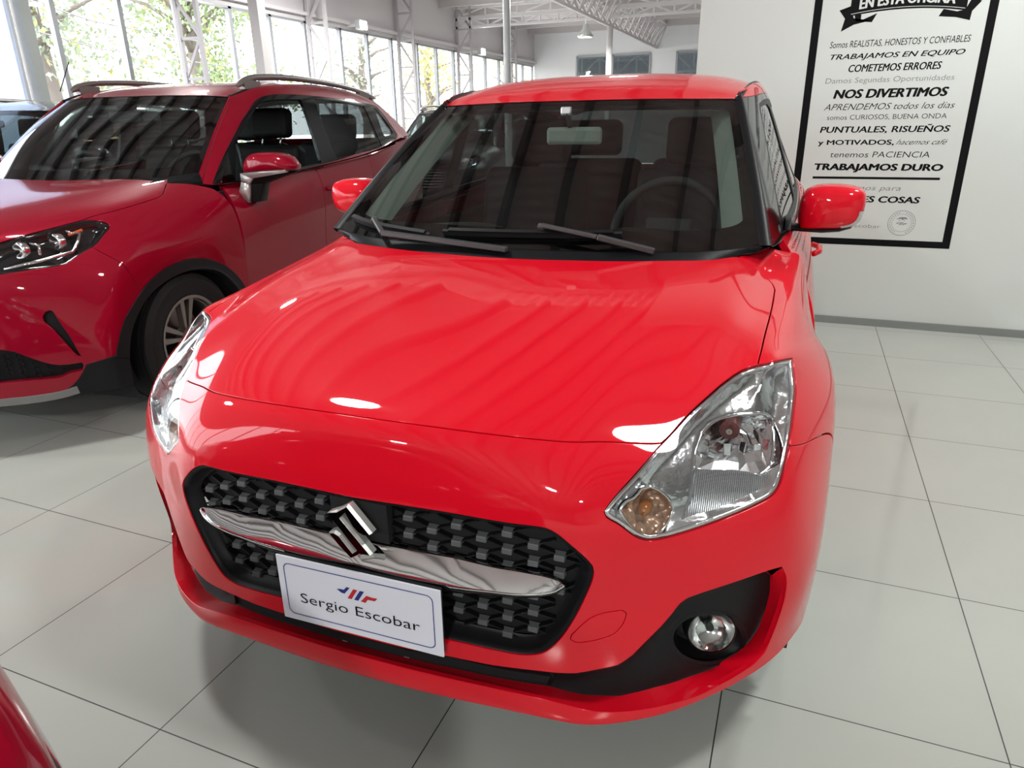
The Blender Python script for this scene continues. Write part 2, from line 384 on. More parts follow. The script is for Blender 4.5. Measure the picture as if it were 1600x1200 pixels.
DATA = {"sw":{"lamp":[[0.3673,0.3763],[0.4113,0.4394],[0.4465,0.5325],[0.4939,0.5987],[0.5504,0.6335],[0.5936,0.6526],[0.6309,0.6621],[0.68,0.6596],[0.7435,0.6472],[0.7819,0.6407],[0.7922,0.574],[0.7923,0.5291],[0.7707,0.4569],[0.7439,0.4048],[0.714,0.3725],[0.6846,0.3588],[0.6375,0.3513],[0.5867,0.3434],[0.5406,0.3353],[0.4957,0.3275],[0.4725,0.3242],[0.4518,0.3247],[0.4337,0.3314],[0.405,0.3515],[0.3735,0.3673]],"grille":[[0.1805,0.3623],[0.206,0.3604],[0.2294,0.3568],[0.2479,0.3483],[0.2788,0.3292],[0.3173,0.3062],[0.3326,0.2951],[0.3351,0.2867],[0.3312,0.2771],[0.3073,0.2526],[0.2791,0.2258],[0.2521,0.202],[0.2357,0.1902],[0.2205,0.183],[0.1999,0.1794],[0.1797,0.1799]],"seam":[[0.0597,0.5469],[0.1249,0.5422],[0.1956,0.5355],[0.2613,0.5318],[0.3458,0.5357],[0.4438,0.5424]],"shut":[[0.6745,0.6632],[0.6754,0.7137],[0.6649,0.7883],[0.6588,0.8438],[0.656,0.8659],[0.6418,0.877],[0.5984,0.8924],[0.5491,0.9025],[0.4962,0.916]],"rear":[[0.4962,0.916],[0.4071,0.9052],[0.206,0.9023],[0.1004,0.9033],[0.0168,0.9036]],"bandU":[[0.1037,0.1607],[0.1557,0.1567],[0.1795,0.1564],[0.2507,0.1554],[0.295,0.1561],[0.353,0.1597],[0.3889,0.1617],[0.4151,0.1714],[0.4369,0.1849],[0.4658,0.2027],[0.4815,0.2144],[0.4947,0.2256],[0.5079,0.2307],[0.5344,0.2334],[0.5748,0.2351],[0.6179,0.2362],[0.6505,0.2361],[0.6584,0.2269]],"fseam":[[0.756,0.4216],[0.812,0.4028],[0.8924,0.3889]],"tow":[[0.279,0.2038],[0.2813,0.2098],[0.3067,0.2217],[0.3288,0.2283],[0.3532,0.2311],[0.3777,0.2313],[0.3958,0.2307],[0.4036,0.2258],[0.3991,0.2156],[0.3813,0.2037],[0.3516,0.1995],[0.321,0.1983],[0.2936,0.1989]],"crease":[[0.6845,0.234],[0.6994,0.2111],[0.7013,0.1821],[0.6861,0.1269],[0.6665,0.0675],[0.6444,0.0507],[0.6225,0.0493],[0.6,0.0488],[0.5747,0.0505],[0.5503,0.0507],[0.4957,0.0636],[0.4333,0.0721],[0.393,0.0781],[0.3542,0.0853],[0.2885,0.0988],[0.2295,0.1069],[0.1546,0.1115],[0.0967,0.1149]],"bandL":[[0.7152,0.1635],[0.7087,0.1204],[0.6958,0.0753],[0.6709,0.0471],[0.6419,0.0373],[0.6109,0.0385],[0.6024,0.0276],[0.5524,0.0533],[0.4842,0.0744],[0.4308,0.0784],[0.403,0.0791],[0.3585,0.0905],[0.2884,0.1008],[0.2242,0.1082],[0.1468,0.1022],[0.0384,0.1031]],"bandUi":[[0.706,0.1978]],"bowl":[[0.6597,0.0761],[0.6592,0.0515],[0.6519,0.0327],[0.6394,0.0229],[0.6237,0.0241],[0.6059,0.0369],[0.5865,0.0579],[0.5658,0.0805],[0.5448,0.1011],[0.5256,0.1188],[0.5105,0.1341],[0.5006,0.1474],[0.4962,0.159],[0.4972,0.1688],[0.5032,0.1766],[0.5137,0.1821],[0.5279,0.1849],[0.5451,0.1845],[0.5643,0.1807],[0.5846,0.1733],[0.605,0.162],[0.6243,0.1465],[0.6409,0.1265],[0.6532,0.1024]],"chT":[[0.0458,0.3023],[0.1086,0.2998],[0.1569,0.2928],[0.1788,0.2911],[0.2121,0.2871],[0.2342,0.2833],[0.2522,0.2797]],"chB":[[0.0624,0.2731],[0.1147,0.2708],[0.1562,0.2714],[0.1783,0.2702],[0.2118,0.27],[0.2376,0.2704],[0.2575,0.275]],"refl":[[0.542,0.4463],[0.5408,0.4997],[0.5564,0.5459],[0.583,0.5625],[0.6133,0.5635],[0.6485,0.5568],[0.6919,0.5395],[0.7394,0.5172],[0.7582,0.4953],[0.7533,0.4656],[0.7461,0.4288],[0.7338,0.4027],[0.6975,0.3989],[0.6698,0.3991],[0.6384,0.4112],[0.6031,0.4242],[0.5698,0.4333]],"shelf":[[0.5417,0.4021],[0.5422,0.444],[0.5764,0.4318],[0.6099,0.4223],[0.6462,0.4093],[0.6707,0.3979],[0.7052,0.3951],[0.7326,0.3964],[0.7243,0.3793],[0.6931,0.3713],[0.6635,0.3618],[0.6049,0.3521],[0.5727,0.3446],[0.5313,0.3424],[0.5131,0.3362],[0.5332,0.3741]],"turn":[[0.4093,0.3738],[0.4191,0.3894],[0.4341,0.3977],[0.4429,0.4137],[0.4585,0.4174],[0.4813,0.405],[0.4998,0.3855],[0.5051,0.3675],[0.4968,0.347],[0.4831,0.3309],[0.4665,0.3206],[0.4492,0.3268],[0.4289,0.345]],"bulb":[[0.6239,0.5289]],"grTopL":[[0.1183,0.3692],[0.0841,0.3702],[0.0451,0.3704]],"grTopC":[[0.0451,0.3704],[0.0064,0.3691]],"grTopR":[[0.051,0.3709],[0.1199,0.3665]],"grBotL":[[0.1853,0.1773],[0.1478,0.1835],[0.1095,0.1895]],"bandUL":[[0.1833,0.1599],[0.1337,0.1529],[0.0991,0.157]],"bandLL":[[0.2165,0.1058],[0.1578,0.0893],[0.0557,0.102]],"crL":[[0.1341,0.0977],[0.0376,0.1026],[0.027,0.1081]],"dlo":None},"suv":{"lamp":[[0.2213,0.5114],[0.1844,0.4627],[0.2257,0.4179],[0.3695,0.4336],[0.4567,0.4411],[0.554,0.4471],[0.5877,0.4662],[0.6417,0.4947],[0.6563,0.5161],[0.6651,0.5895],[0.6529,0.617],[0.6356,0.6316],[0.5981,0.6411],[0.561,0.6455],[0.4438,0.5894],[0.3562,0.5458]],"hood":[[0.6092,0.7309],[0.6176,0.8099],[0.6044,0.8677],[0.5855,0.8847],[0.5483,0.9039],[0.4276,0.9761]],"fseam":[[0.697,0.4671],[0.7448,0.4529],[0.8253,0.4452],[0.9384,0.4652]],"archF":[[0.9425,0.4226],[0.9369,0.3526],[0.9197,0.2752],[0.9029,0.2122],[0.8702,0.1439]],"cladT":[[0.7451,0.1339],[0.6648,0.1283],[0.6073,0.1242]],"slot":[[0.5041,0.301],[0.5126,0.2963],[0.5279,0.2696],[0.565,0.2148],[0.5956,0.1545],[0.5826,0.1581],[0.5591,0.185],[0.5329,0.2167],[0.5086,0.2473],[0.4846,0.2701],[0.482,0.285],[0.4903,0.297]],"lowg":[[0.1901,0.2161],[0.26,0.2139],[0.3448,0.2045],[0.3867,0.1947],[0.4184,0.1774],[0.4636,0.152],[0.4966,0.1385],[0.5431,0.1342],[0.5905,0.1344]],"lowg2":[[0.5935,0.1213],[0.5807,0.1062],[0.5317,0.1041],[0.4925,0.0932],[0.4204,0.0965],[0.3122,0.1],[0.1667,0.0947]],"strip":[[0.5785,0.1015],[0.4871,0.0616],[0.4103,0.0622],[0.2999,0.0637],[0.1577,0.0543]],"skid":[[0.5345,0.0627],[0.5338,0.0409],[0.4779,0.0303],[0.4015,0.0295],[0.29,0.0325],[0.1499,0.019]],"dlo":[[0.0475,0.0],[0.0581,0.0798],[0.0681,0.1549],[0.084,0.2579],[0.1018,0.3594],[0.1201,0.4584],[0.1527,0.5576],[0.1833,0.6321],[0.2324,0.6729],[0.3109,0.6802],[0.4649,0.6624],[0.601,0.6499],[0.7726,0.6546],[0.89,0.6538],[0.8971,0.4856],[0.8903,0.3099],[0.8839,0.0865],[0.8453,0.0],[0.7329,0.0007],[0.5983,0.0321],[0.4996,0.0128],[0.4098,0.004],[0.3312,0.0001],[0.1875,0.0],[0.085,0.0]],"winF":[[0.1794,0.0096],[0.1732,0.105],[0.152,0.2205],[0.1221,0.3269],[0.1358,0.3831],[0.1566,0.4566],[0.198,0.5661],[0.2322,0.6072],[0.2785,0.6207],[0.3669,0.6167],[0.4408,0.6105],[0.4447,0.5329],[0.4479,0.3038],[0.4448,0.026],[0.3393,0.0274],[0.2498,0.0182]],"tri":[[0.0919,0.1337],[0.1038,0.2318],[0.1149,0.3131],[0.1335,0.2673],[0.1587,0.1644],[0.1721,0.0667],[0.173,0.0222],[0.127,0.0117],[0.0909,0.0038]],"winR":[[0.5003,0.6225],[0.5803,0.62],[0.6726,0.6064],[0.7473,0.5945],[0.7361,0.4304],[0.7276,0.2005],[0.7269,0.0227],[0.6288,0.0326],[0.5081,0.0403],[0.5021,0.234],[0.4985,0.4355]],"winQ":[[0.8424,0.6247],[0.8613,0.5353],[0.8657,0.3614],[0.8632,0.1784],[0.8371,0.1422],[0.7776,0.154],[0.7745,0.2434]]}}
HATCH_HULL = [[(0,-0.105,0.238),(0.2,-0.098,0.238),(0.385,-0.083,0.24),(0.47,-0.066,0.235),(0.56,-0.028,0.24),(0.66,0.052,0.244),(0.77,0.165,0.262),(0.822,0.245,0.285),(0.848,0.33,0.27),(0.848,0.42,0.24)],
[(0,-0.11,0.272),(0.2,-0.103,0.272),(0.385,-0.086,0.268),(0.47,-0.066,0.268),(0.565,-0.022,0.28),(0.665,0.053,0.295),(0.77,0.155,0.325),(0.825,0.235,0.345),(0.854,0.33,0.34),(0.858,0.405,0.32)],
[(0,-0.098,0.36),(0.2,-0.092,0.364),(0.37,-0.07,0.375),(0.46,-0.05,0.385),(0.56,-0.008,0.4),(0.67,0.058,0.42),(0.768,0.135,0.44),(0.83,0.22,0.45),(0.859,0.33,0.45),(0.863,0.402,0.4)],
[(0,-0.092,0.5),(0.2,-0.087,0.505),(0.38,-0.072,0.52),(0.461,-0.053,0.545),(0.55,-0.003,0.55),(0.66,0.056,0.56),(0.76,0.135,0.57),(0.818,0.222,0.575),(0.86,0.37,0.56),(0.867,0.435,0.47)],
[(0,-0.084,0.638),(0.2,-0.08,0.643),(0.37,-0.067,0.655),(0.45,-0.045,0.665),(0.53,-0.002,0.66),(0.64,0.065,0.66),(0.735,0.145,0.665),(0.791,0.228,0.675),(0.858,0.44,0.645),(0.868,0.49,0.535)],
[(0,-0.06,0.735),(0.2,-0.055,0.735),(0.37,-0.033,0.735),(0.45,-0.003,0.735),(0.54,0.05,0.735),(0.63,0.115,0.735),(0.715,0.2,0.745),(0.775,0.287,0.752),(0.859,0.53,0.705),(0.869,0.56,0.59)],
[(0,-0.03,0.79),(0.2,-0.02,0.79),(0.36,0.015,0.787),(0.45,0.05,0.78),(0.545,0.099,0.768),(0.62,0.165,0.775),(0.69,0.245,0.79),(0.757,0.345,0.8),(0.859,0.63,0.737),(0.869,0.64,0.625)],
[(0,0.08,0.835),(0.2,0.085,0.838),(0.36,0.105,0.835),(0.45,0.13,0.826),(0.545,0.175,0.815),(0.62,0.235,0.823),(0.69,0.315,0.838),(0.757,0.415,0.843),(0.858,0.74,0.748),(0.869,0.74,0.645)],
[(0,0.25,0.878),(0.2,0.25,0.882),(0.36,0.26,0.882),(0.45,0.275,0.877),(0.545,0.31,0.868),(0.62,0.36,0.866),(0.695,0.43,0.866),(0.767,0.53,0.848),(0.857,0.85,0.745),(0.868,0.84,0.63)],
[(0,0.5,0.92),(0.2,0.5,0.925),(0.36,0.505,0.926),(0.46,0.515,0.922),(0.56,0.535,0.916),(0.64,0.57,0.908),(0.714,0.62,0.888),(0.783,0.7,0.855),(0.855,0.96,0.715),(0.866,0.94,0.57)],
[(0,0.79,0.958),(0.2,0.8,0.96),(0.36,0.83,0.962),(0.47,0.86,0.964),(0.575,0.885,0.963),(0.655,0.91,0.95),(0.728,0.94,0.922),(0.795,0.98,0.87),(0.855,1.07,0.63),(0.862,1.06,0.43)],
[(0,1.05,0.99),(0.2,1.05,0.992),(0.36,1.06,0.995),(0.47,1.07,0.998),(0.575,1.09,0.996),(0.66,1.1,0.985),(0.74,1.12,0.945),(0.8,1.15,0.885),(0.852,1.16,0.52),(0.858,1.085,0.3)]]
SUV_HULL = [[(0,-0.02,0.235),(0.25,-0.01,0.235),(0.45,0.04,0.235),(0.56,0.1,0.235),(0.66,0.19,0.235),(0.75,0.28,0.24),(0.81,0.335,0.24),(0.838,0.36,0.24),(0.852,0.38,0.24),(0.862,0.43,0.24)],
[(0,-0.03,0.33),(0.25,-0.02,0.33),(0.45,0.03,0.33),(0.56,0.09,0.33),(0.66,0.175,0.33),(0.75,0.26,0.33),(0.81,0.315,0.335),(0.842,0.345,0.34),(0.858,0.375,0.34),(0.866,0.43,0.33)],
[(0,-0.025,0.45),(0.25,-0.015,0.45),(0.45,0.03,0.45),(0.56,0.085,0.45),(0.66,0.165,0.45),(0.75,0.25,0.45),(0.81,0.31,0.45),(0.846,0.35,0.44),(0.862,0.385,0.43),(0.868,0.44,0.4)],
[(0,-0.01,0.58),(0.25,0,0.58),(0.45,0.045,0.58),(0.56,0.1,0.58),(0.66,0.18,0.58),(0.75,0.27,0.58),(0.81,0.34,0.58),(0.85,0.385,0.56),(0.865,0.42,0.525),(0.869,0.475,0.48)],
[(0,0.01,0.7),(0.25,0.02,0.7),(0.45,0.065,0.7),(0.56,0.12,0.7),(0.66,0.205,0.7),(0.745,0.3,0.7),(0.805,0.38,0.7),(0.853,0.44,0.675),(0.867,0.475,0.605),(0.87,0.53,0.545)],
[(0,0.04,0.8),(0.25,0.05,0.8),(0.45,0.095,0.8),(0.555,0.15,0.8),(0.65,0.24,0.8),(0.73,0.35,0.8),(0.79,0.44,0.8),(0.851,0.53,0.765),(0.868,0.55,0.665),(0.871,0.6,0.6)],
[(0,0.07,0.88),(0.25,0.08,0.885),(0.45,0.13,0.89),(0.55,0.2,0.895),(0.635,0.3,0.895),(0.705,0.43,0.895),(0.765,0.54,0.885),(0.85,0.64,0.815),(0.87,0.66,0.71),(0.872,0.7,0.64)],
[(0,0.13,0.93),(0.25,0.14,0.935),(0.44,0.185,0.935),(0.54,0.26,0.938),(0.62,0.37,0.942),(0.69,0.5,0.945),(0.757,0.62,0.925),(0.85,0.78,0.835),(0.872,0.78,0.732),(0.873,0.8,0.66)],
[(0,0.3,0.98),(0.25,0.31,0.985),(0.43,0.34,0.985),(0.53,0.4,0.985),(0.61,0.49,0.985),(0.68,0.61,0.98),(0.757,0.73,0.945),(0.852,0.92,0.845),(0.873,0.92,0.737),(0.874,0.9,0.665)],
[(0,0.55,1.02),(0.25,0.56,1.025),(0.43,0.58,1.025),(0.53,0.62,1.022),(0.61,0.69,1.018),(0.69,0.78,1.005),(0.762,0.87,0.965),(0.855,1.06,0.855),(0.873,1.06,0.715),(0.874,1.03,0.645)],
[(0,0.85,1.055),(0.25,0.86,1.06),(0.43,0.88,1.062),(0.54,0.91,1.06),(0.63,0.96,1.05),(0.71,1.03,1.03),(0.78,1.1,0.98),(0.858,1.2,0.855),(0.872,1.2,0.66),(0.873,1.16,0.58)],
[(0,1.15,1.085),(0.25,1.15,1.09),(0.43,1.16,1.092),(0.54,1.18,1.09),(0.64,1.2,1.08),(0.725,1.25,1.05),(0.795,1.3,0.995),(0.86,1.34,0.85),(0.871,1.34,0.52),(0.872,1.285,0.43)]]
SUV_SIDE = [[(0.725,1.28,1.045),(0.8,1.5,1.035),(0.825,2,1.065),(0.83,2.5,1.095),(0.825,3.1,1.14),(0.8,3.55,1.21),(0.73,4,1.24)],
[(0.668,1.52,1.28),(0.735,1.7,1.27),(0.765,2.05,1.28),(0.77,2.5,1.295),(0.765,3.1,1.31),(0.74,3.5,1.33),(0.69,3.9,1.34)],
[(0.612,1.76,1.465),(0.665,1.9,1.475),(0.7,2.1,1.505),(0.71,2.5,1.515),(0.705,3,1.505),(0.69,3.4,1.48),(0.645,3.7,1.455)],
[(0.59,1.78,1.485),(0.61,1.95,1.525),(0.62,2.1,1.55),(0.625,2.5,1.575),(0.62,3,1.57),(0.605,3.4,1.545),(0.57,3.7,1.51)]]
HATCH_SIDE = [[(0.695,0.97,0.985),(0.735,1.25,0.975),(0.765,1.6,0.975),(0.785,2.1,0.99),(0.79,2.6,1.01),(0.77,3.1,1.03),(0.7,3.5,1.06)],
[(0.632,1.23,1.175),(0.667,1.42,1.175),(0.69,1.7,1.18),(0.71,2.1,1.19),(0.71,2.6,1.2),(0.685,3.05,1.2),(0.64,3.42,1.2)],
[(0.555,1.535,1.372),(0.588,1.62,1.373),(0.612,1.8,1.385),(0.625,2.1,1.395),(0.62,2.6,1.39),(0.6,3.05,1.365),(0.57,3.3,1.33)],
[(0.537,1.545,1.385),(0.55,1.64,1.41),(0.56,1.8,1.435),(0.57,2.1,1.45),(0.565,2.6,1.445),(0.545,3.05,1.41),(0.52,3.3,1.37)]]
# ------------------------------------------------------------------ the hall
WX, WY, FY, RX, BY, CEIL = -8.0, 5.14, 21.7, 9.0, -24.0, 3.9
def tile_floor():
    m = bpy.data.materials.new('polished_tiles'); m.use_nodes = True; nt = m.node_tree; b = nt.nodes['Principled BSDF']
    g = nt.nodes.new('ShaderNodeNewGeometry'); sp = nt.nodes.new('ShaderNodeSeparateXYZ'); nt.links.new(g.outputs['Position'], sp.inputs[0])
    def mth(op, a, bb=None, c=None):
        n = nt.nodes.new('ShaderNodeMath'); n.operation = op
        for i, x in enumerate((a, bb, c)):
            if x is None: continue
            if isinstance(x, (int, float)): n.inputs[i].default_value = x
            else: nt.links.new(x, n.inputs[i])
        return n.outputs[0]
    tx = mth('DIVIDE', mth('SUBTRACT', sp.outputs[0], .5594), .6); ty = mth('DIVIDE', mth('SUBTRACT', sp.outputs[1], 3.837), .6)
    def dist(t): return mth('ABSOLUTE', mth('SUBTRACT', mth('FRACT', mth('ADD', t, .5)), .5))
    d = mth('MINIMUM', dist(tx), dist(ty)); joint = mth('LESS_THAN', d, .0026)
    cv = nt.nodes.new('ShaderNodeCombineXYZ'); nt.links.new(mth('FLOOR', tx), cv.inputs[0]); nt.links.new(mth('FLOOR', ty), cv.inputs[1])
    wn = nt.nodes.new('ShaderNodeTexWhiteNoise'); nt.links.new(cv.outputs[0], wn.inputs['Vector'])
    ns = nt.nodes.new('ShaderNodeTexNoise'); ns.inputs['Scale'].default_value = 3.0; ns.inputs['Detail'].default_value = 5; nt.links.new(g.outputs['Position'], ns.inputs['Vector'])
    f = mth('ADD', mth('MULTIPLY', wn.outputs['Value'], .35), mth('MULTIPLY', ns.outputs['Fac'], .65))
    r = nt.nodes.new('ShaderNodeMix'); r.data_type = 'RGBA'; r.inputs[6].default_value = (.46, .470, .432, 1); r.inputs[7].default_value = (.525, .535, .495, 1); nt.links.new(f, r.inputs[0])
    j = nt.nodes.new('ShaderNodeMix'); j.data_type = 'RGBA'; j.inputs[7].default_value = (.04, .04, .037, 1); nt.links.new(joint, j.inputs[0]); nt.links.new(r.outputs[2], j.inputs[6])
    nt.links.new(j.outputs[2], b.inputs['Base Color']); nt.links.new(mth('ADD', mth('MULTIPLY', ns.outputs['Fac'], .06), mth('ADD', mth('MULTIPLY', joint, .4), .09)), b.inputs['Roughness'])
    b.inputs['Specular IOR Level'].default_value = .55
    return m
M['tiles'] = tile_floor()
M['wallw'] = mat('white_wall', (.69, .715, .69), .65, bump=('noise', 25, .06))
M['farw'] = mat('far_white_wall', (.90, .885, .91), .7)
M['steelw'] = mat('white_steel', (.74, .71, .72), .45)
M['lattice'] = mat('backlit_grey', (.46, .42, .44), .5)  # white steel greyed in its colour so the columns look backlit
M['fascia'] = mat('fascia_pinkish', (.58, .535, .55), .6)
M['mull'] = mat('aluminium_frame', (.36, .36, .38), .4, .5)
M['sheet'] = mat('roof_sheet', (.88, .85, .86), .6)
M['sheet_near'] = mat('roof_sheet_dimmed', (.66, .62, .63), .6)  # same sheet as the far roof, coloured darker for the weaker light here
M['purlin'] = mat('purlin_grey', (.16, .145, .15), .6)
M['base'] = mat('metal_baseboard', (.33, .34, .33), .35, .7, bump=('noise', 40, .1))
M['pave'] = mat('pavement', (.5, .49, .47), .9)
M['lamp_emit'] = mat('lamp_glow', (1, 1, 1), .5, emit=(1, .98, .94), es=25)
def st(o): o['kind'] = 'structure'; return o
def struct(name, mb, m, parent=None, **k): return st(mb.obj(name, m, parent, **k))
struct('floor', MB().add([(WX-.1, BY, 0), (RX, BY, 0), (RX, FY, 0), (WX-.1, FY, 0)], [(0, 1, 2, 3)]), M['tiles'], recalc=False)
tag(MB().add([(-60, -60, -.06), (WX-.1, -60, -.06), (WX-.1, 70, -.06), (-60, 70, -.06)], [(0, 1, 2, 3)]).obj('ground_outside', M['pave'], recalc=False), kind='structure')
# window wall on the left
struct('wall_left', MB().box((WX-.1, (BY+FY)/2, (2.98+CEIL+.3)/2), (.2, FY-BY, CEIL+.3-2.98)).box((WX-.1, (BY+FY)/2, .15), (.2, FY-BY, .3)).box((WX+.04, (BY+FY)/2, 3.08), (.08, FY-BY, .05)), M['fascia'])
mul = [6.19, 7.09, 7.99, 8.98, 9.84, 10.7, 11.7, 12.57, 13.45, 14.5, 15.38, 16.25, 17.2, 18.1, 19.0, 19.9, 20.8, 21.62]
ys = [5.86]+mul
for i, (a, b) in enumerate(zip(ys[:-1], ys[1:])):
    f = MB()
    for y in (a, b-.03): f.box((WX-.03, y+.015, 1.64), (.07, .03, 2.68))
    for z in (.315, 2.965): f.box((WX-.03, (a+b)/2, z), (.07, b-a, .03))
    fo = struct('window_%d' % (i+1), f, M['mull']); MB().box((WX-.05, (a+b)/2, 1.64), (.006, b-a-.05, 2.62)).obj('pane', M['pane'], fo)
struct('column_left', MB().box((WX+.02, 5.80, 1.95), (.14, .12, 3.9)), mat('grey_column', (.40, .41, .40), .5))
# frosted panel left of the grey column
fr = bpy.data.materials.new('frosted_pane'); fr.use_nodes = True; nt = fr.node_tree; pb = nt.nodes['Principled BSDF']; pb.inputs['Base Color'].default_value = (.8, .84, .9, 1); pb.inputs['Roughness'].default_value = .4
tl = nt.nodes.new('ShaderNodeBsdfTranslucent'); tl.inputs[0].default_value = (.72, .80, .92, 1); mx = nt.nodes.new('ShaderNodeMixShader'); mx.inputs[0].default_value = .6
nt.links.new(pb.outputs[0], mx.inputs[1]); nt.links.new(tl.outputs[0], mx.inputs[2]); nt.links.new(mx.outputs[0], nt.nodes['Material Output'].inputs[0])
y0 = 5.70
for i in range(24):
    a, b = y0-1.2*(i+1), y0-1.2*i; f = MB()
    for y in (a, b-.03): f.box((WX-.03, y+.015, 1.64), (.07, .03, 2.68))
    for z in (.315, 2.965): f.box((WX-.03, (a+b)/2, z), (.07, b-a, .03))
    fo = struct('window_%d' % (i+19), f, M['steelw'] if i < 1 else M['mull']); MB().box((WX-.05, (a+b)/2, 1.64), (.006, b-a-.05, 2.62)).obj('pane', fr if i < 1 else M['pane'], fo)
# far wall with two inner windows
fw = MB(); ox = [(-6.65, -4.48), (-3.73, -2.2)]; xs = [WX]+[q for p in ox for q in p]+[RX]
for i in range(0, len(xs), 2): fw.box(((xs[i]+xs[i+1])/2, FY+.1, 2.1), (xs[i+1]-xs[i], .2, 4.2))
for a, b in ox:
    fw.box(((a+b)/2, FY+.1, 1.05), (b-a, .2, 2.1)); fw.box(((a+b)/2, FY+.1, 3.68), (b-a, .2, 1.0))
struct('wall_far', fw, M['farw'])
struct('wall_beyond', MB().box((-4, FY+3.2, 2), (9, .1, 4.2)).box((-4, FY+1.7, 4.1), (9, 3, .05)), mat('room_beyond', (.33, .33, .34), .7))
for i, (a, b) in enumerate(ox):
    f = MB()
    for x in (a, b, (a+b)/2): f.box((x, FY-.01, 2.64), (.05, .05, 1.1))
    for z in (2.1, 3.18): f.box(((a+b)/2, FY-.01, z), (b-a, .05, .05))
    fo = struct('window_%d' % (i+51), f, M['mull']); MB().box(((a+b)/2, FY+.02, 2.64), (b-a, .006, 1.08)).obj('pane', M['sideglass'], fo)
def truss_mb(p0, p1, up, h, n, r=.025, post=True, mb=None):
    mb = mb or MB(); p0, p1, up = (np.array(q, float) for q in (p0, p1, up))
    mb.bar(p0, p1, r*2, r*2); mb.bar(p0+up*h, p1+up*h, r*2, r*2)
    for i in range(n):
        a = p0+(p1-p0)*i/n; b = p0+(p1-p0)*(i+1)/n; A, B = (a, b+up*h) if i % 2 == 0 else (a+up*h, b)
        mb.bar(A, B, r*1.3)
        if post: mb.bar(a, a+up*h, r*1.3)
    if post: mb.bar(p1, p1+up*h, r*1.3)
    return mb
b2 = truss_mb((-8, FY+1.2, 2.75), (0, FY+1.2, 2.75), (0, 0, 1), .5, 14, .03); truss_mb((-8, FY+2.0, 2.2), (0, FY+2.0, 2.2), (0, 0, 1), .5, 14, .03, mb=b2)
tag(b2.obj('roof_truss', M['steelw']), 'white lattice truss seen through the inner windows of the far wall', 'truss', kind='structure')
# lattice columns and roof joists along the window wall
for i, y in enumerate([7.92, 10.72, 13.62, 16.35, 19.2]):
    mb = truss_mb((WX+.06, y, 0), (WX+.06, y, 3.92), (1, 0, 0), .34, 8, .026, post=True)
    tag(mb.obj('lattice_column', M['lattice']), kind='structure')
mb = truss_mb((WX, 16.35, 3.46), (3, 16.35, 3.46), (0, 0, 1), .17, 26, .026); truss_mb((WX, 16.35, 3.66), (3, 16.35, 3.66), (0, 0, 1), .2, 14, .022, mb=mb)
tag(mb.obj('lattice_joist', M['steelw']), kind='structure')
mb = MB(); gx = -4.32
for p in ((0, 3.31), (-.32, 3.86), (.32, 3.86)): mb.bar((gx+p[0], 6.6, p[1]), (gx+p[0], FY, p[1]), .055)
n = 30
for i in range(n):
    a, b = 6.6+(FY-6.6)*i/n, 6.6+(FY-6.6)*(i+1)/n
    for s in (-1, 1):
        mb.bar((gx, a, 3.31), (gx+.32*s, (a+b)/2, 3.86), .03); mb.bar((gx+.32*s, (a+b)/2, 3.86), (gx, b, 3.31), .03)
    mb.bar((gx-.32, a, 3.86), (gx+.32, a, 3.86), .03)
tag(mb.obj('box_girder', mat('girder_grey', (.66, .60, .62), .5)), kind='structure')
tag(MB().tube([(gx, 16.5, 0), (gx, 16.5, 3.31)], .07, 12).obj('steel_post', M['steelw'], smooth=True), kind='structure')
tag(MB().tube([(-3.27, 8, 0), (-3.27, 8, 3.9)], .042, 14).obj('steel_pole', mat('pole_white', (.72, .74, .75), .3), smooth=True), kind='structure')
tag(MB().box((-7.0, 8.37, 1.95), (.15, .15, 3.9)).obj('box_column', mat('pinkish_column', (.52, .47, .47), .5)), kind='structure')
# roof: corrugated sheet and purlins (they turn by 90 degrees beyond the partition)
def corr(x0, x1, y0, y1, z, alongx, pitch=.19, amp=.018):
    G = []; n = int((y1-y0 if alongx else x1-x0)/pitch*6)
    for i in range(n+1):
        t = i/n; c = amp*max(-1, min(1, 1.6*math.sin(2*math.pi*i/6)))
        G.append([(x0, y0+(y1-y0)*t, z+c), (x1, y0+(y1-y0)*t, z+c)] if alongx else [(x0+(x1-x0)*t, y0, z+c), (x0+(x1-x0)*t, y1, z+c)])
    return MB().grid(G)
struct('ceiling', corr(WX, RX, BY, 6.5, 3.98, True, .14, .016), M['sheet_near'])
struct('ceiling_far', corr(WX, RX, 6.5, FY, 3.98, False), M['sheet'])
mb = MB()
for i in range(31): mb.box((WX+.5+.55*i, (BY+6.5)/2, 3.90), (.06, 6.5-BY, .12))
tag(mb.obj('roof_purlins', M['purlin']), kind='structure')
mb = MB()
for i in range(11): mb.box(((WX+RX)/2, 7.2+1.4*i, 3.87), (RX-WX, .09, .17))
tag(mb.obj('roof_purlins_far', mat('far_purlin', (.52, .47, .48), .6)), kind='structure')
# partition with the big vinyl text, right wall, back wall with windows
struct('wall_poster', MB().box(((RX-.75)/2, WY+.08, 1.95), (RX+.75, .16, 3.9)), M['wallw'])
struct('baseboard_poster', MB().box(((RX-.75)/2, WY-.006, .024), (RX+.75, .014, .048)), M['base'])
struct('wall_right', MB().box((RX+.1, (BY+FY)/2, 2), (.2, FY-BY, 4.2)), M['wallw'])
struct('wall_back', MB().box((.5, BY-.1, 2.1), (RX-WX, .2, 4.2)), M['wallw'])
struct('wall_dark_added', MB().box((-.71, 8.6, 1.95), (.08, 6.6, 3.9)), mat('dark_added_wall', (.10, .10, .10), .5))  # unseen dark wall added to keep white out of the crossover door's reflection
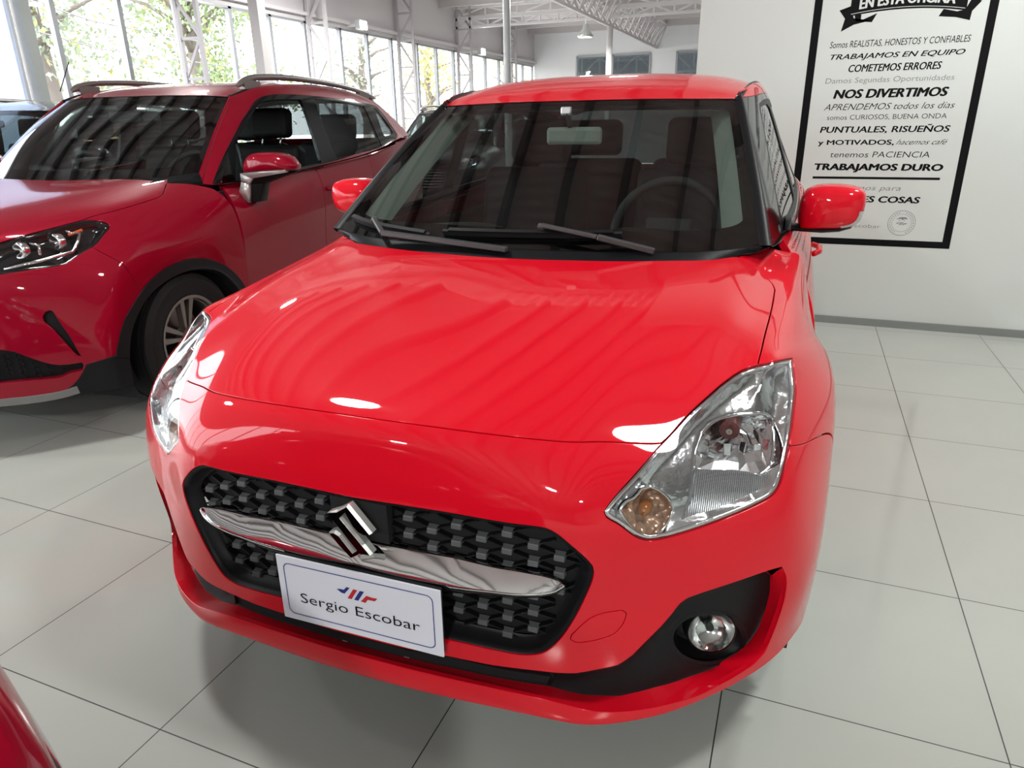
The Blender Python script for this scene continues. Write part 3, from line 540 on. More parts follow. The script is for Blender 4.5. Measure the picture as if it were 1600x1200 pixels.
# ------------------------------------------------------------------ lamps
def highbay(x, y, z, power, label, size=.42):
    r = empty('ceiling_lamp', (x, y, z), 0, label, 'lamp', 'high bay lamps under the roof')
    MB().lathe([(.0, size/2), (.02, size/2+.02), (.12, size/3), (.16, .06), (.24, .05)], (0, 0, 0), 2, 28).obj('lamp_shade', M['silver'], r, smooth=True)
    MB().tube([(0, 0, .24), (0, 0, 3.85-z)], .012, 8).obj('rod', M['steelw'], r)
    MB().lathe([(.004, size/2-.015), (.004, .001)], (0, 0, 0), 2, 28).obj('diffuser', M['lamp_emit'], r)
    l = bpy.data.lights.new('lamp_light', 'AREA'); l.shape = 'DISK'; l.size = size; l.energy = power; l.color = (.95, 1, .97)
    o = bpy.data.objects.new('lamp_light', l); link(o, r); o.location = (0, 0, -.02)
LAMPS = [(-2.5, 1.7, 3.5, 46), (1.2, 1.36, 3.5, 40), (-6.0, .2, 3.5, 40), (1.4, 3.9, 3.5, 44), (-3.6, -5.6, 3.5, 215), (3.6, -5.2, 3.5, 215), (.2, -4.4, 3.5, 215), (-5.9, 5.6, 3.5, 46)]  # the strong ones behind the camera are added for light on the car fronts
for i, (x, y, z, p) in enumerate(LAMPS): highbay(x, y, z, p, 'round high bay lamp under the roof, from a set partly added for front light')
highbay(-2.5, 10.2, 3.55, 170, 'round lamp added under the far roof to brighten the far hall, out of sight'); highbay(-6.2, 9.6, 3.55, 170, 'round lamp added near the window wall to brighten the far hall, out of sight')  # both lamps are added, unseen, to brighten the far hall
highbay(-4.43, 15, 2.95, 160, 'small bright round lamp hanging under the far roof', .28)
for x, y, z, lb in ((-7.72, 11.95, 3.04, 'bright floodlight on the window wall between the second and third lattice columns'), (-7.72, 17.2, 3.02, 'bright floodlight on the window wall near the far corner')):
    r = empty('floodlight', (x, y, z), 0, lb, 'floodlight', 'floodlights on the window wall')
    MB().box((0, 0, 0), (.1, .22, .16)).obj('housing', M['silver'], r, bevel=.01); MB().box((.06, 0, -.01), (.02, .19, .13)).obj('lens', M['lamp_emit'], r)
    MB().bar((-.28, 0, 0), (-.04, 0, 0), .04).obj('bracket', M['steelw'], r)
    l = bpy.data.lights.new('flood_light', 'AREA'); l.size = .2; l.energy = 40; o = bpy.data.objects.new('flood_light', l); link(o, r); o.location = (.1, 0, -.02); o.rotation_euler = (0, -1.1, 0)
# ------------------------------------------------------------------ outside: trees, wires, a house
M['hazed_bark'] = mat('hazed_bark', (.24, .20, .18), .9, bump=('noise', 12, .6))  # trunk colour lightened to stand in for haze
LEAF = [mat('leaves_green', (.32, .40, .20), .6), mat('leaves_yellow', (.52, .48, .18), .6), mat('leaves_dull', (.36, .41, .30), .6)]
def tree(x, y, h, rad, k, label, leaves=2600, seed=1):
    rn = random.Random(seed); r = empty('street_tree', (x, y, -.06), 0, label, 'tree', 'street trees outside the windows')
    t = MB().tube([(0, 0, 0), (.08, .05, h*.3), (-.05, .1, h*.55), (.1, 0, h*.8)], [.19, .15, .11, .05], 10)
    for i in range(9):
        a = rn.uniform(0, 6.28); z = h*rn.uniform(.3, .7); L = rad*rn.uniform(.6, .95); t.tube([(0, 0, z), (math.cos(a)*L*.5, math.sin(a)*L*.5, z+L*.35), (math.cos(a)*L, math.sin(a)*L, z+L*.5)], [.07, .045, .015], 6)
    t.obj('trunk', M['hazed_bark'], r, smooth=True)
    b = MB()
    cl = [(rn.gauss(0, rad*.45), rn.gauss(0, rad*.45), h*.62+rn.gauss(0, h*.2)) for _ in range(46)]
    for i in range(leaves):
        c = rn.choice(cl); p = np.array(c)+np.array([rn.gauss(0, .3) for _ in range(3)]); a = np.array([rn.gauss(0, 1) for _ in range(3)]); a /= np.linalg.norm(a); q = np.cross(a, [rn.gauss(0, 1) for _ in range(3)]); q /= np.linalg.norm(q)
        s = rn.uniform(.045, .09); b.add([p-a*s, p+q*s*.5, p+a*s, p-q*s*.5], [(0, 1, 2, 3)], rn.choice([k, k, k, 1 if rn.random() < .4 else k]))
    b.obj('foliage', LEAF, r, recalc=False)
tree(-13.0, 13.2, 6.2, 2.3, 0, 'large green leafy tree outside behind the first lattice column', 9500, 3)
tree(-12.2, 9.0, 5.6, 1.5, 2, 'thin dull green tree outside beside the grey end column', 2600, 5)
tree(-12.5, 23.2, 5.4, 1.4, 1, 'yellowing tree outside between the third and fourth lattice columns', 2200, 8)
tree(-12.5, 31.0, 5.6, 1.7, 1, 'yellow tree outside near the far corner of the hall', 1800, 9)
tree(-12.6, 19.3, 5.0, 1.2, 2, 'pale tree outside right of the large green tree', 900, 11)
h = empty('house', (-19.5, 13.0, -.06), 0, 'pale house with an orange wall across the street outside', 'house')
MB().box((0, 0, .75), (4, 6, 1.5)).obj('wall', mat('orange_wall', (.75, .42, .25), .8), h); MB().box((0, 0, 2.0), (4, 6, 1.0)).obj('upper_wall', mat('pale_wall', (.8, .8, .8), .8), h)
MB().prism([(-2.3, 0), (2.3, 0), (0, 1.0)], (0, -3.2, 2.5), (1, 0, 0), (0, 0, 1), (0, 6.4, 0)).obj('roof', mat('pale_roof', (.72, .66, .6), .8), h)
for k, (z1, z2) in enumerate(((4.15, 3.3), (3.75, 3.0))):
    tag(MB().tube([(-9.6, 5.2, z1-.9), (-9.6, 8, (z1+z2)/2-.95), (-9.6, 12, z2-.7)], .009, 6).obj('power_line', M['lattice'], smooth=True), ('upper' if k == 0 else 'lower')+' overhead cable outside in front of the trees', 'cable', 'overhead cables outside')
# ------------------------------------------------------------------ vinyl text on the partition
PO = (0, WY, 0); EX = (1, 0, 0); EZ = (0, 0, 1); NR = (0, -1, 0)
pf = MB(); T_ = .0008
def strip(mb, x0, x1, z0, z1): mb.box(((x0+x1)/2, WY-T_/2, (z0+z1)/2), (x1-x0, T_, z1-z0))
XL, XR, ZB, ZT, FW = -.069, .900, .536, 2.62, .045
for a in ((XL, XL+FW, ZB, ZT), (XR-FW, XR, ZB, ZT), (XL+FW, XR-FW, ZB, ZB+FW*.92), (XL+FW, XR-FW, ZT-FW, ZT)): strip(pf, *a)
poster = pf.obj('wall_lettering', M['ink_black'])
tag(poster, 'large black framed vinyl motto in Spanish on the white partition wall', 'wall sign')
def line(name, s, x0, x1, z, h, m='ink_black', shear=0, bold=0., warp=None, cap=None): return text_obj(name, s, (x0, x1, z, h), PO, EX, EZ, NR, M[m], poster, shear, bold, warp, cap)
line('motto_line', 'Somos REALISTAS, HONESTOS Y CONFIABLES', .048, .795, 1.726, .036, shear=.15)
line('motto_line', 'TRABAJAMOS EN EQUIPO', .060, .780, 1.661, .028, shear=.3, bold=.018)
line('motto_line', 'COMETEMOS ERRORES', .172, .671, 1.587, .040, shear=.2, bold=.016)
line('motto_line', 'Damos Segundas Oportunidades', .048, .750, 1.525, .030, 'ink_grey', shear=.1, bold=-.008)
line('motto_line', 'NOS DIVERTIMOS', .109, .730, 1.438, .048, shear=.2, bold=.035)
line('motto_line', 'APRENDEMOS todos los días', .059, .780, 1.369, .036, shear=.35, bold=-.006)
line('motto_line', 'somos CURIOSOS, BUENA ONDA', .086, .749, 1.312, .028, bold=-.008)
line('motto_line', 'PUNTUALES, RISUEÑOS', .056, .777, 1.236, .035, shear=.15, bold=.022)
line('motto_line', 'y MOTIVADOS,', .055, .487, 1.163, .028, bold=.03)
line('motto_line', 'hacemos café', .499, .781, 1.163, .030, shear=.6, bold=-.006)
line('motto_line', 'tenemos PACIENCIA', .135, .696, 1.087, .034, shear=.12, bold=-.006)
line('motto_line', 'TRABAJAMOS DURO', .052, .778, 1.009, .038, shear=.1, bold=.045)
b = MB(); strip(b, .047, .775, .954, .968); b.obj('divider_bar', M['ink_black'], poster)
line('motto_line', 'luchamos para', .165, .57, .886, .030, 'ink_grey', shear=.25, bold=-.008)
line('motto_line', 'GRANDES COSAS', .095, .686, .812, .037, shear=.12, bold=.035)
line('shop_name', 'sergio escobar', .15, .493, .650, .022, 'ink_grey', bold=-.012)
def ring(mb, cx, cz, r0, r1, n=48, a0=0, a1=2*math.pi):
    G = []
    for i in range(n+1):
        t = a0+(a1-a0)*i/n; G.append([(cx+r0*math.cos(t), WY-T_, cz+r0*math.sin(t)), (cx+r1*math.cos(t), WY-T_, cz+r1*math.sin(t))])
    mb.grid(G)
SCX, SCZ = .608, .687; b = MB(); ring(b, SCX, SCZ, .0765, .079); ring(b, SCX, SCZ, .054, .0555)
for i in range(30):
    if i in (7, 8, 21, 22, 23, 24): continue
    t = 2*math.pi*i/30; ring(b, SCX, SCZ, .062, .069, 2, t-.035, t+.035)
b.prism([(-.034, .022), (-.012, .036), (.02, .036), (.034, .024), (.012, .026), (.002, .018), (-.006, .027)], (SCX, WY-T_, SCZ), EX, EZ, (0, .0004, 0))
for x in (-.013, .013): ring(b, SCX+x, SCZ+.016, .0001, .003, 12)
def logo_polys(k):
    P = [[(0, 26), (7, 27.5), (14, 27.5), (20, 34.5), (26, 34), (15, 20), (9, 20.5)], [(20, 12), (33, 33), (41, 33), (28, 12)], [(33, 12), (46, 33), (54, 33), (41, 12)], [(46, 12), (58, 26), (70, 24.5), (79, 25.5), (74, 19), (60, 18.5), (55, 11)]]
    return [[((x-39)*k, (y-22)*k) for x, y in p] for p in P]
for p in logo_polys(.00082): b.prism(p, (SCX, WY-T_, SCZ-.004), EX, EZ, (0, .0004, 0))
b.obj('round_seal', M['ink_grey'], poster, recalc=True)
# ribbon banner at the top
arch = lambda x: .030-.28*(x-.424)**2
b = MB(); G = []
for i in range(41):
    x = .135+(.745-.135)*i/40; G.append([(x, WY-T_, 1.905-.004+arch(x)-.012), (x, WY-T_, 2.035+arch(x))])
b.grid(G)
b.prism([(.086, 1.925), (.150, 1.950), (.172, 1.868), (.262, 1.858), (.285, 1.905), (.20, 1.87), (.20, 1.90), (.15, 1.96)], PO, EX, EZ, (0, -T_*.6, 0))
b.prism([(.075, 1.932), (.138, 1.952), (.160, 1.885), (.255, 1.868), (.165, 1.850), (.098, 1.815), (.112, 1.885)], PO, EX, EZ, (0, -T_*.6, 0))
b.prism([(.765, 1.955), (.815, 1.935), (.775, 1.885), (.772, 1.838), (.70, 1.858), (.61, 1.868), (.63, 1.905), (.70, 1.888), (.74, 1.895)], PO, EX, EZ, (0, -T_*.6, 0))
b.obj('ribbon', M['ink_black'], poster)
wt = M['wallw']
for off in (.004,):
    G = []
    for i in range(41):
        x = .142+(.738-.142)*i/40; G.append([(x, WY-T_*1.6, 1.898+arch(x)), (x, WY-T_*1.6, 1.901+arch(x))])
    MB().grid(G).obj('ribbon_edge', wt, poster)
text_obj('ribbon_text', 'EN ESTA OFICINA', (.185, .680, 1.918, .055), PO, EX, EZ, NR, wt, poster, 0, .025, lambda x: arch(x), None, T_*2)
# ------------------------------------------------------------------ shared car pieces
def wheel(parent, x, y, z, r, rr, wd, side, name='wheel', steer=0., spokes=5):
    wv = empty(name, (x*side, y, z), steer, parent=parent); s = side
    h = wd/2
    t = MB().lathe([(s*a, q) for a, q in ((-h*.8, rr), (-h, rr+.02), (-h, r-.035), (-h*.82, r-.008), (-h*.5, r), (h*.5, r), (h*.82, r-.008), (h, r-.035), (h*1.0, rr+.025), (h*.88, rr))], (0, 0, 0), 0, 56)
    for k in range(-2, 3):
        t.lathe([(s*(k*h*.3-.004), r+.0005), (s*(k*h*.3), r-.006), (s*(k*h*.3+.004), r+.0005)], (0, 0, 0), 0, 56)
    t.obj('tyre', M['rubber'], wv, smooth=True, autos=.6)
    b = MB().lathe([(s*(-h*.7), rr*.97), (s*h*.8, rr*.98), (s*h*.92, rr), (s*h*.90, rr*.93), (s*h*.72, rr*.91), (s*h*.70, rr*.90), (s*-h*.6, rr*.9)], (0, 0, 0), 0, 56)
    for i in range(spokes):
        for d in (-.17, .17):
            a = 2*math.pi*i/spokes+.3; c = lambda R, q, X: (s*X, R*math.cos(a+q), R*math.sin(a+q))
            V = [c(rr*.2, d*1.6-.16, h*.62), c(rr*.2, d*1.6+.16, h*.62), c(rr*.93, d+.075, h*.80), c(rr*.93, d-.075, h*.80)]
            V += [(v[0]-s*.035, v[1], v[2]) for v in V]
            b.add(V, [(0, 1, 2, 3), (4, 7, 6, 5), (0, 4, 5, 1), (1, 5, 6, 2), (2, 6, 7, 3), (3, 7, 4, 0)])
    b.lathe([(s*h*.3, rr*.26), (s*h*.66, rr*.25), (s*h*.70, rr*.14), (s*h*.70, .001)], (0, 0, 0), 0, 32)
    b.obj('rim', M['alloy'], wv, smooth=True, autos=.5)
    MB().lathe([(s*-.02, rr*.72), (s*-.005, rr*.72), (s*-.005, .02)], (0, 0, 0), 0, 32).obj('brake_disc', M['satin'], wv)
    return wv
def core(parent, S, off, u1, v0=.03):
    u, v = np.meshgrid(np.linspace(-u1, u1, 61), np.linspace(v0, 1, 41)); MB().grid(S.at(np.stack([u, v], -1), off)).obj('light_block_shell', M['gap'], parent, smooth=True, recalc=False)  # black shell added inside to block light and view through the gaps
def seat(parent, x, y, m, posts=True, w_=.5, tilt=.25, headz=.0):
    r = empty('seat', (x, y, 0), parent=parent)
    def cushion(name, c, d, rot, mm):
        b = MB(); R = Matrix.Rotation(rot, 3, 'X'); n = 9
        pts = []
        b.box((0, 0, 0), d); o = b.obj(name, mm, r, smooth=True, bevel=min(d)*.33); o.location = c; o.rotation_euler = (rot, 0, 0); o.modifiers['bevel'].segments = 4
        return o
    cushion('cushion', (0, .0, .50), (w_, .52, .16), .12, m)
    cushion('backrest', (0, .34, .82), (w_, .14, .62), -tilt, m)
    cushion('headrest', (0, .46, 1.235+headz), (w_*.56, .11, .19), -tilt*.6, m)
    if posts: MB().tube([(-.07, .42, 1.08), (-.07, .45, 1.2+headz)], .007, 8).tube([(.07, .42, 1.08), (.07, .45, 1.2+headz)], .007, 8).obj('headrest_posts', M['chrome'], r, smooth=True)
    return r
def steering(parent, c, R, tilt, m):
    o = empty('steering_wheel', c, 0, parent=parent); o.rotation_euler = (tilt, 0, 0)
    MB().tube([(R*math.cos(t), R*math.sin(t), 0) for t in np.linspace(0, 2*math.pi, 41)[:-1]], .015, 10, True).obj('rim', m, o, smooth=True)
    b = MB().box((0, -.01, -.02), (.16, .13, .05)); b.box((-.11, -.0, -.01), (.12, .04, .02)).box((.11, -.0, -.01), (.12, .04, .02)).box((0, -.11, -.01), (.05, .12, .02)); b.obj('hub', m, o, bevel=.012)
    MB().tube([(0, 0, -.03), (0, 0, -.3)], .03, 10).obj('column', m, o, smooth=True)
    return o
def gridlerp(rows, nu, nv, bulge=0.):
    """dense grid from a coarse one (rows bottom to top), linear along v with a bulge, smooth along u"""
    R = []
    for r in rows:
        r = np.array(r, float); P = np.vstack([r[::-1]*np.array([-1, 1, 1]), r[1:]]) if abs(r[0][0]) < 1e-6 else r
        t = np.linspace(0, len(P)-1, nu); out = []
        for x in t:
            i = min(int(x), len(P)-2); f = x-i; p0 = P[i-1] if i > 0 else 2*P[i]-P[i+1]; p1, p2 = P[i], P[i+1]; p3 = P[i+2] if i+2 < len(P) else 2*P[i+1]-P[i]
            out.append(.5*((2*p1)+(-p0+p2)*f+(2*p0-5*p1+4*p2-p3)*f*f+(-p0+3*p1-3*p2+p3)*f**3))
        R.append(np.array(out))
    R = np.array(R); G = []
    for t in np.linspace(0, len(R)-1, nv):
        i = min(int(t), len(R)-2); f = t-i; p0 = R[i-1] if i > 0 else 2*R[i]-R[i+1]; p1, p2 = R[i], R[i+1]; p3 = R[i+2] if i+2 < len(R) else 2*R[i+1]-R[i]
        G.append(.5*((2*p1)+(-p0+p2)*f+(2*p0-5*p1+4*p2-p3)*f*f+(-p0+3*p1-3*p2+p3)*f**3))
    G = np.array(G)
    if bulge:
        d1 = np.gradient(G, axis=1); d0 = np.gradient(G, axis=0); n = np.cross(d1, d0); n /= np.linalg.norm(n, axis=-1, keepdims=True)+1e-9
        G = G+n*(bulge*np.sin(np.pi*np.linspace(0, 1, nv)))[:, None, None]
    return G
def windshield(parent, rows, bulge, name='windshield', bot=.13, top=.06, side=.05, nu=49, nv=33, frit=True, gm='glass'):
    G = gridlerp(rows, nu, nv, bulge); g = MB().grid(G).obj(name, M[gm], parent, smooth=True, recalc=False)
    if frit:
        d1 = np.gradient(G, axis=1); d0 = np.gradient(G, axis=0); n = np.cross(d1, d0); n /= np.linalg.norm(n, axis=-1, keepdims=True)
        # black ceramic border printed on the inner face: rounded inner rectangle
        def at(a, b):   # a across 0..1, b up 0..1
            x, y = a*(nu-1), b*(nv-1); i, j = min(int(x), nu-2), min(int(y), nv-2); f, h = x-i, y-j
            return (G-n*.004)[j, i]*(1-f)*(1-h)+(G-n*.004)[j, i+1]*f*(1-h)+(G-n*.004)[j+1, i]*(1-f)*h+(G-n*.004)[j+1, i+1]*f*h
        N = 200; outer, inner = [], []
        cx, cy = .5, (bot+1-top)/2; hw, hh = .5-side, (1-top-bot)/2
        for k in range(N):
            t = 2*math.pi*k/N; c, s = math.cos(t), math.sin(t); e = .16
            inner.append((cx+hw*math.copysign(abs(c)**e, c), cy+hh*math.copysign(abs(s)**e, s)))
            outer.append((.5+.5*math.copysign(min(1, abs(c)**.02), c) if abs(c) > .05 else .5+.5*c, .5+.5*math.copysign(min(1, abs(s)**.02), s)))
        outer = [];
        for a, b in inner:
            dx, dy = (a-cx)/hw, (b-cy)/hh; q = max(abs(dx), abs(dy)); dx, dy = dx/q, dy/q
            outer.append((.5+.5*dx, (0 if dy < 0 else 1) if abs(dy) > .999 else (cy+hh*dy-bot)/(1-top-bot) if True else 0))
        L = []
        for q in np.linspace(0, 1, 9): L.append([at(min(1, max(0, o[0]*(1-q)+i_[0]*q)), min(1, max(0, o[1]*(1-q)+i_[1]*q))) for o, i_ in zip(outer, inner)])
        MB().grid(L, wrap=True).obj('glass_border', M['gloss'], g, smooth=True, recalc=False)
    return g, G
# ================================================================== the bright red hatchback
HA = empty('hatchback_car', (-.7256, 1.0472, 0), .0329, 'bright red hatchback parked facing us in the middle, white dealer plate on its grille', 'car')
S = Surf(HATCH_HULL, 24, 28, .06); D = DATA['sw']; lamp = D['lamp']
RP = [M['red'], M['gap']]
seamv = [(0., .548)]+D['seam']
fs = D['fseam']; vf = S.find([(.462, .655)], (1, 2))[0]
arch_lo = [(1., v) for v in np.linspace(fs[-1][1]-.012, 0, 16)]
half = seamv[:-1]+[lamp[2]]+[lamp[1], lamp[0]]+lamp[:12:-1][:-1]+[lamp[13]]+fs[:-1]+[(.955, fs[-1][1]-.006)]+arch_lo+[(u, 0.) for u in np.linspace(.95, 0, 16)]
xz = lambda *L: [(u if x > 1e-6 else 0., v) for (u, v), (x, z) in zip(S.find(L, (0, 2)), L)]
gr_half = xz((0, .647), (.1, .649), (.2, .650))+D['grille']+xz((.2, .3745), (.1, .378), (0, .379))
crease = D['crease']; bU = D['bandU']
bandhalf = xz((0, .334), (.10, .334))+bU[:-1]+crease+xz((.09, .291), (0, .292))
grille_loop, band_loop = mirror_uv(gr_half), mirror_uv(bandhalf)
bumper = panel('bumper', S, mirror_uv(half), RP, HA, [grille_loop, band_loop, D['tow']], sp=.017, rim=.02, rimk=None, holerims=[.012, .012, .004])
panel('tow_eye_cover', S, D['tow'], RP, bumper, gap=.0022, sp=.012, rim=.006)
hoodhalf = seamv[:-1]+[lamp[2]]+lamp[3:8]+D['shut']+D['rear'][1:]+[(0., .9035)]
hood = panel('hood', S, mirror_uv(hoodhalf), RP, HA, gap=.0030, sp=.018, rim=.02)
arch_hi = [(1., v) for v in np.linspace(fs[-1][1]-.006, 1, 24)]
fend = lamp[7:13]+[((lamp[12][0]+lamp[13][0])/2, (lamp[12][1]+lamp[13][1])/2)]+fs[:-1]+[(.955, fs[-1][1])]+arch_hi+[(u, 1.) for u in np.linspace(.94, .62, 5)]+[(.56, .97), (D['shut'][-1][0]+.01, D['shut'][-1][1]+.012)]+D['shut'][::-1]
for mi in (False, True): panel('fender', S, fend, RP, HA, gap=.0025, sp=.018, rim=.02, mirror=mi)
core(HA, S, -.13, .82)
# --- grille
gl = Loop(S, grille_loop, .012, .001)
def ringset(uvL, offs): return [S.at(uvL, o) for o in offs]
g_in = Loop.shift(S, gl.uv, -.013); g_in2 = Loop.shift(S, gl.uv, -.019)
grille = loft('grille', [S.at(gl.uv, -.002), S.at(Loop.shift(S, gl.uv, -.003), -.004), S.at(Loop.shift(S, gl.uv, -.007), -.012), S.at(g_in, -.030), S.at(g_in2, -.034)], M['trim'], HA, closed=True, flip=True)
panel('grille_backing', S, [tuple(p) for p in Loop.shift(S, gl.uv, -.012)[::3]], M['gap'], grille, gap=0, rim=0, off=-.046, sp=.03)
def grille_net():
    net = MB(); tabs = MB(); dx, dz = .0500, .0375
    inner = S.at(Loop.shift(S, gl.uv, -.021), -.03)[:, [0, 2]]
    cols = range(-10, 11); pts = []
    for i in cols:
        for j in range(-1, 10):
            x = i*dx; z = .352+j*dz+(dz/2 if i % 2 else 0); pts.append((x, z))
    pts = np.array(pts); ok = inpoly(pts, inner)
    ua = S.find(np.abs(pts)*[1, 1], (0, 2)); sg = np.where(pts[:, 0] < 0, -1, 1)
    def P(x, z, off):
        k = np.array([[abs(x), z]]); q = S.at(S.find(k, (0, 2)), off)[0]; return np.array([q[0]*(-1 if x < 0 else 1), q[1], q[2]])
    base = {}
    for (x, z), o in zip(pts, ok): base[(round(x, 4), round(z, 4))] = (P(x, z, -.036), o)
    for (x, z), o in zip(pts, ok):
        b = base[(round(x, 4), round(z, 4))][0]
        if o and not (abs(x) < .052 and z > .515):
            c = b; R = None
            tabs.add([c+np.array(q) for q in ((-.0115, .004, -.0085), (.0115, .004, -.0085), (.0115, .004, .0065), (-.0115, .004, .0065), (-.0100, -.011, -.0075), (.0100, -.011, -.0075), (.0100, -.009, .0035), (-.0100, -.009, .0035))],
                     [(4, 5, 6, 7), (0, 1, 5, 4), (1, 2, 6, 5), (2, 3, 7, 6), (3, 0, 4, 7)])
        for sx, sz in ((1, dz/2), (1, -dz/2)):
            k2 = (round(x+dx, 4), round(z+sz, 4))
            if k2 in base and (o or base[k2][1]):
                q = base[k2][0]; d = q-b; net.bar(b+np.array([.010, 0, 0])+np.array([0, 0, np.sign(sz)*.004]), q-np.array([.010, 0, 0])-np.array([0, 0, np.sign(sz)*.004]), .012, .0028)
    net.obj('grille_mesh', M['trim'], grille); tabs.obj('grille_tabs', mat('grille_tab_grey', (.10, .102, .107), .36), grille, bevel=.0012)
grille_net()
# chrome bar across the grille and its black underside
ct = np.array([(0., S.find([(0., .548)], (0, 2))[0][1])]+D['chT']); cb = np.array([(0., S.find([(0., .510)], (0, 2))[0][1])]+D['chB'])
def dbl(uv): q = [tuple(p) for p in uv]; return np.array([(-u, v) for u, v in q[:0:-1]]+q)
CT, CB = resample(dbl(ct), 61), resample(dbl(cb), 61); tp = 1-np.abs(np.linspace(-1, 1, 61))**6
line_ = lambda a, off: S.at(CT*(1-a)+CB*a, off*tp+(-.004)*(1-tp))
f61 = lambda x: np.full(61, x)
loft('chrome_bar', [line_(-.03, f61(-.045)), line_(0, f61(-.022)), line_(.08, f61(-.017)), line_(.5, f61(-.001)), line_(.86, f61(.011)), line_(.96, f61(.013)), line_(1.02, f61(.008)), line_(1.04, f61(-.022))], M['chrome'], grille)
loft('bar_underside', [line_(1.0, np.full(61, .002)), line_(1.12, np.full(61, .006)), line_(1.35, np.full(61, .002)), line_(1.5, np.full(61, -.03))], M['gloss'], grille)
# emblem: the slanted letter S
Zs = lambda x, y: ((x-597)*.0001235, -(y-578)*.0001405)
spoly = [(205, 365), (380, 300), (580, 190), (800, 380), (985, 545), (870, 592), (760, 565), (660, 490), (530, 315), (455, 380), (985, 840), (800, 870), (620, 965), (400, 810), (215, 650), (330, 610), (430, 645), (540, 745), (665, 860), (720, 828)]
def emblem():
    P = np.array([Zs(*q) for q in spoly]); c = P.mean(0); e = MB()
    n = len(P); nx = np.roll(P, -1, 0)-np.roll(P, 1, 0); nrm = np.stack([nx[:, 1], -nx[:, 0]], 1); nrm /= np.linalg.norm(nrm, axis=1, keepdims=True)
    if area(P) < 0: nrm = -nrm
    In = P-nrm*.0030
    tilt = .12; o = np.array([0, -.102, .588])
    def lift(Q, d): return [o+np.array([x, -d+z*tilt, z]) for x, z in Q]
    A, B, C_ = lift(P, -.012), lift(P, .002), lift(In, .009)
    tr = tessellate_polygon([[Vector((x, y, 0)) for x, y in In]])
    e.add(A+B+C_, [(i, (i+1) % n, n+(i+1) % n, n+i) for i in range(n)]+[(n+i, n+(i+1) % n, 2*n+(i+1) % n, 2*n+i) for i in range(n)])
    e.add(C_, [tuple(t) for t in tr], 1)
    e.obj('emblem', [mat('emblem_chrome_pale', (.86, .86, .84), .22, .7), mat('emblem_chrome_dark', (.10, .10, .105), .12, 1)], grille)  # all one chrome; pale rim and dark face put its reflections into colour
emblem()
MB().box((0, -.062, .594), (.125, .02, .085)).obj('emblem_backing', M['gap'], grille)
# dealer plate
pc = np.array([.008, -.117, .4315]); PWd, PHt = .365, .152
plate = MB().box(pc, (PWd, .004, PHt)).obj('dealer_plate', M['plate'], HA, bevel=.0012)
plate['label'] = 'white dealer plate with blue border and shop lettering'
MB().box(pc+np.array([0, .008, 0]), (PWd*.98, .010, PHt*.96)).obj('plate_holder', M['gap'], plate)
def rrect(w_, h_, r, n=8):
    return [(sx*(w_/2-r)+r*math.cos(a), sz*(h_/2-r)+r*math.sin(a)) for sx, sz, a0 in ((1, 1, 0), (-1, 1, 90), (-1, -1, 180), (1, -1, 270)) for a in np.radians(np.linspace(a0, a0+90, n))]
A, B = rrect(.334, .122, .014), rrect(.3300, .1180, .0122)
yy = pc[1]-.0026
b = MB(); b.grid([[(pc[0]+x, yy, pc[2]+z) for x, z in A], [(pc[0]+x, yy, pc[2]+z) for x, z in B]], wrap=True); b.obj('plate_border', M['ink_blue'], plate, recalc=False)
for nm, mm, ids in (('plate_logo', 'ink_blue', (0, 2)), ('plate_logo', 'ink_red', (1, 3))):
    b = MB(); P4 = logo_polys(.00115)
    for i in ids: b.prism(P4[i], (pc[0]+.001, yy, pc[2]+.022), (1, 0, 0), (0, 0, 1), (0, -.0003, 0))
    b.obj(nm, M[mm], plate)
text_obj('plate_lettering', 'Sergio Escobar', (-.134, .136, -.027, .0225), (pc[0], yy, pc[2]), (1, 0, 0), (0, 0, 1), (0, -1, 0), M['ink_black'], plate, 0, -.004)
M['foglens'] = mat('fog_reflector', (.75, .76, .76), .12, 1, bump=('noise', 30, .25))
# --- black lower band with the fog lamps
DEP = -.045
bl = D['bandL']
innerhalf = [bandhalf[0], bandhalf[1]]+bU[:-1]+[D['bandUi'][0]]+bl+[(.05, .103), (0., .104)]
bowl = D['bowl']
ins = mirror_uv(innerhalf)
bowlL = [(-u, v) for u, v in bowl]
bu3 = S.at(np.array(bandhalf[:2]+bU[:-2])); bu3 = resample(bu3, 80); bu3 = np.concatenate([bu3, bu3*np.array([-1, 1, 1])])
def trim_depth(P):
    d = np.full(len(P), 9.)
    for q in bu3: d = np.minimum(d, np.linalg.norm(P-q, axis=1))
    t = np.clip((d-.004)/.030, 0, 1); return -.012+(DEP+.012)*t*t*(3-2*t)
band = panel('lower_trim', S, ins, M['clad'], HA, [bowl, bowlL], sp=.012, gap=-.010, rim=0, offP=trim_depth)
# red ledge from the crease of the lip back to the black trim
cr = [bU[-1]]+crease; ib = [D['bandUi'][0]]+bl
crR = np.array(cr+xz((.09, .291), (0, .292))); ibR = np.array(ib+[(.05, .103), (0., .104)])
A = resample(crR, 60); B = resample(ibR, 60)
def segmatch(P, Q, n): return resample(P, n), resample(Q, n)
for mi in (False, True):
    lines = [S.at(A, -.0005), S.at(A*.96+B*.04, -.003), S.at(A*.5+B*.5, -.022), S.at(B, DEP+.001)]
    loft('lip_ledge', lines, M['red'], bumper, mirror=mi, flip=True)
for mi in (False, True): loft('trim_top_wall', [S.at(np.array(bU), -.001), S.at(np.array(bU), DEP-.002)], M['red'], bumper, mirror=mi)
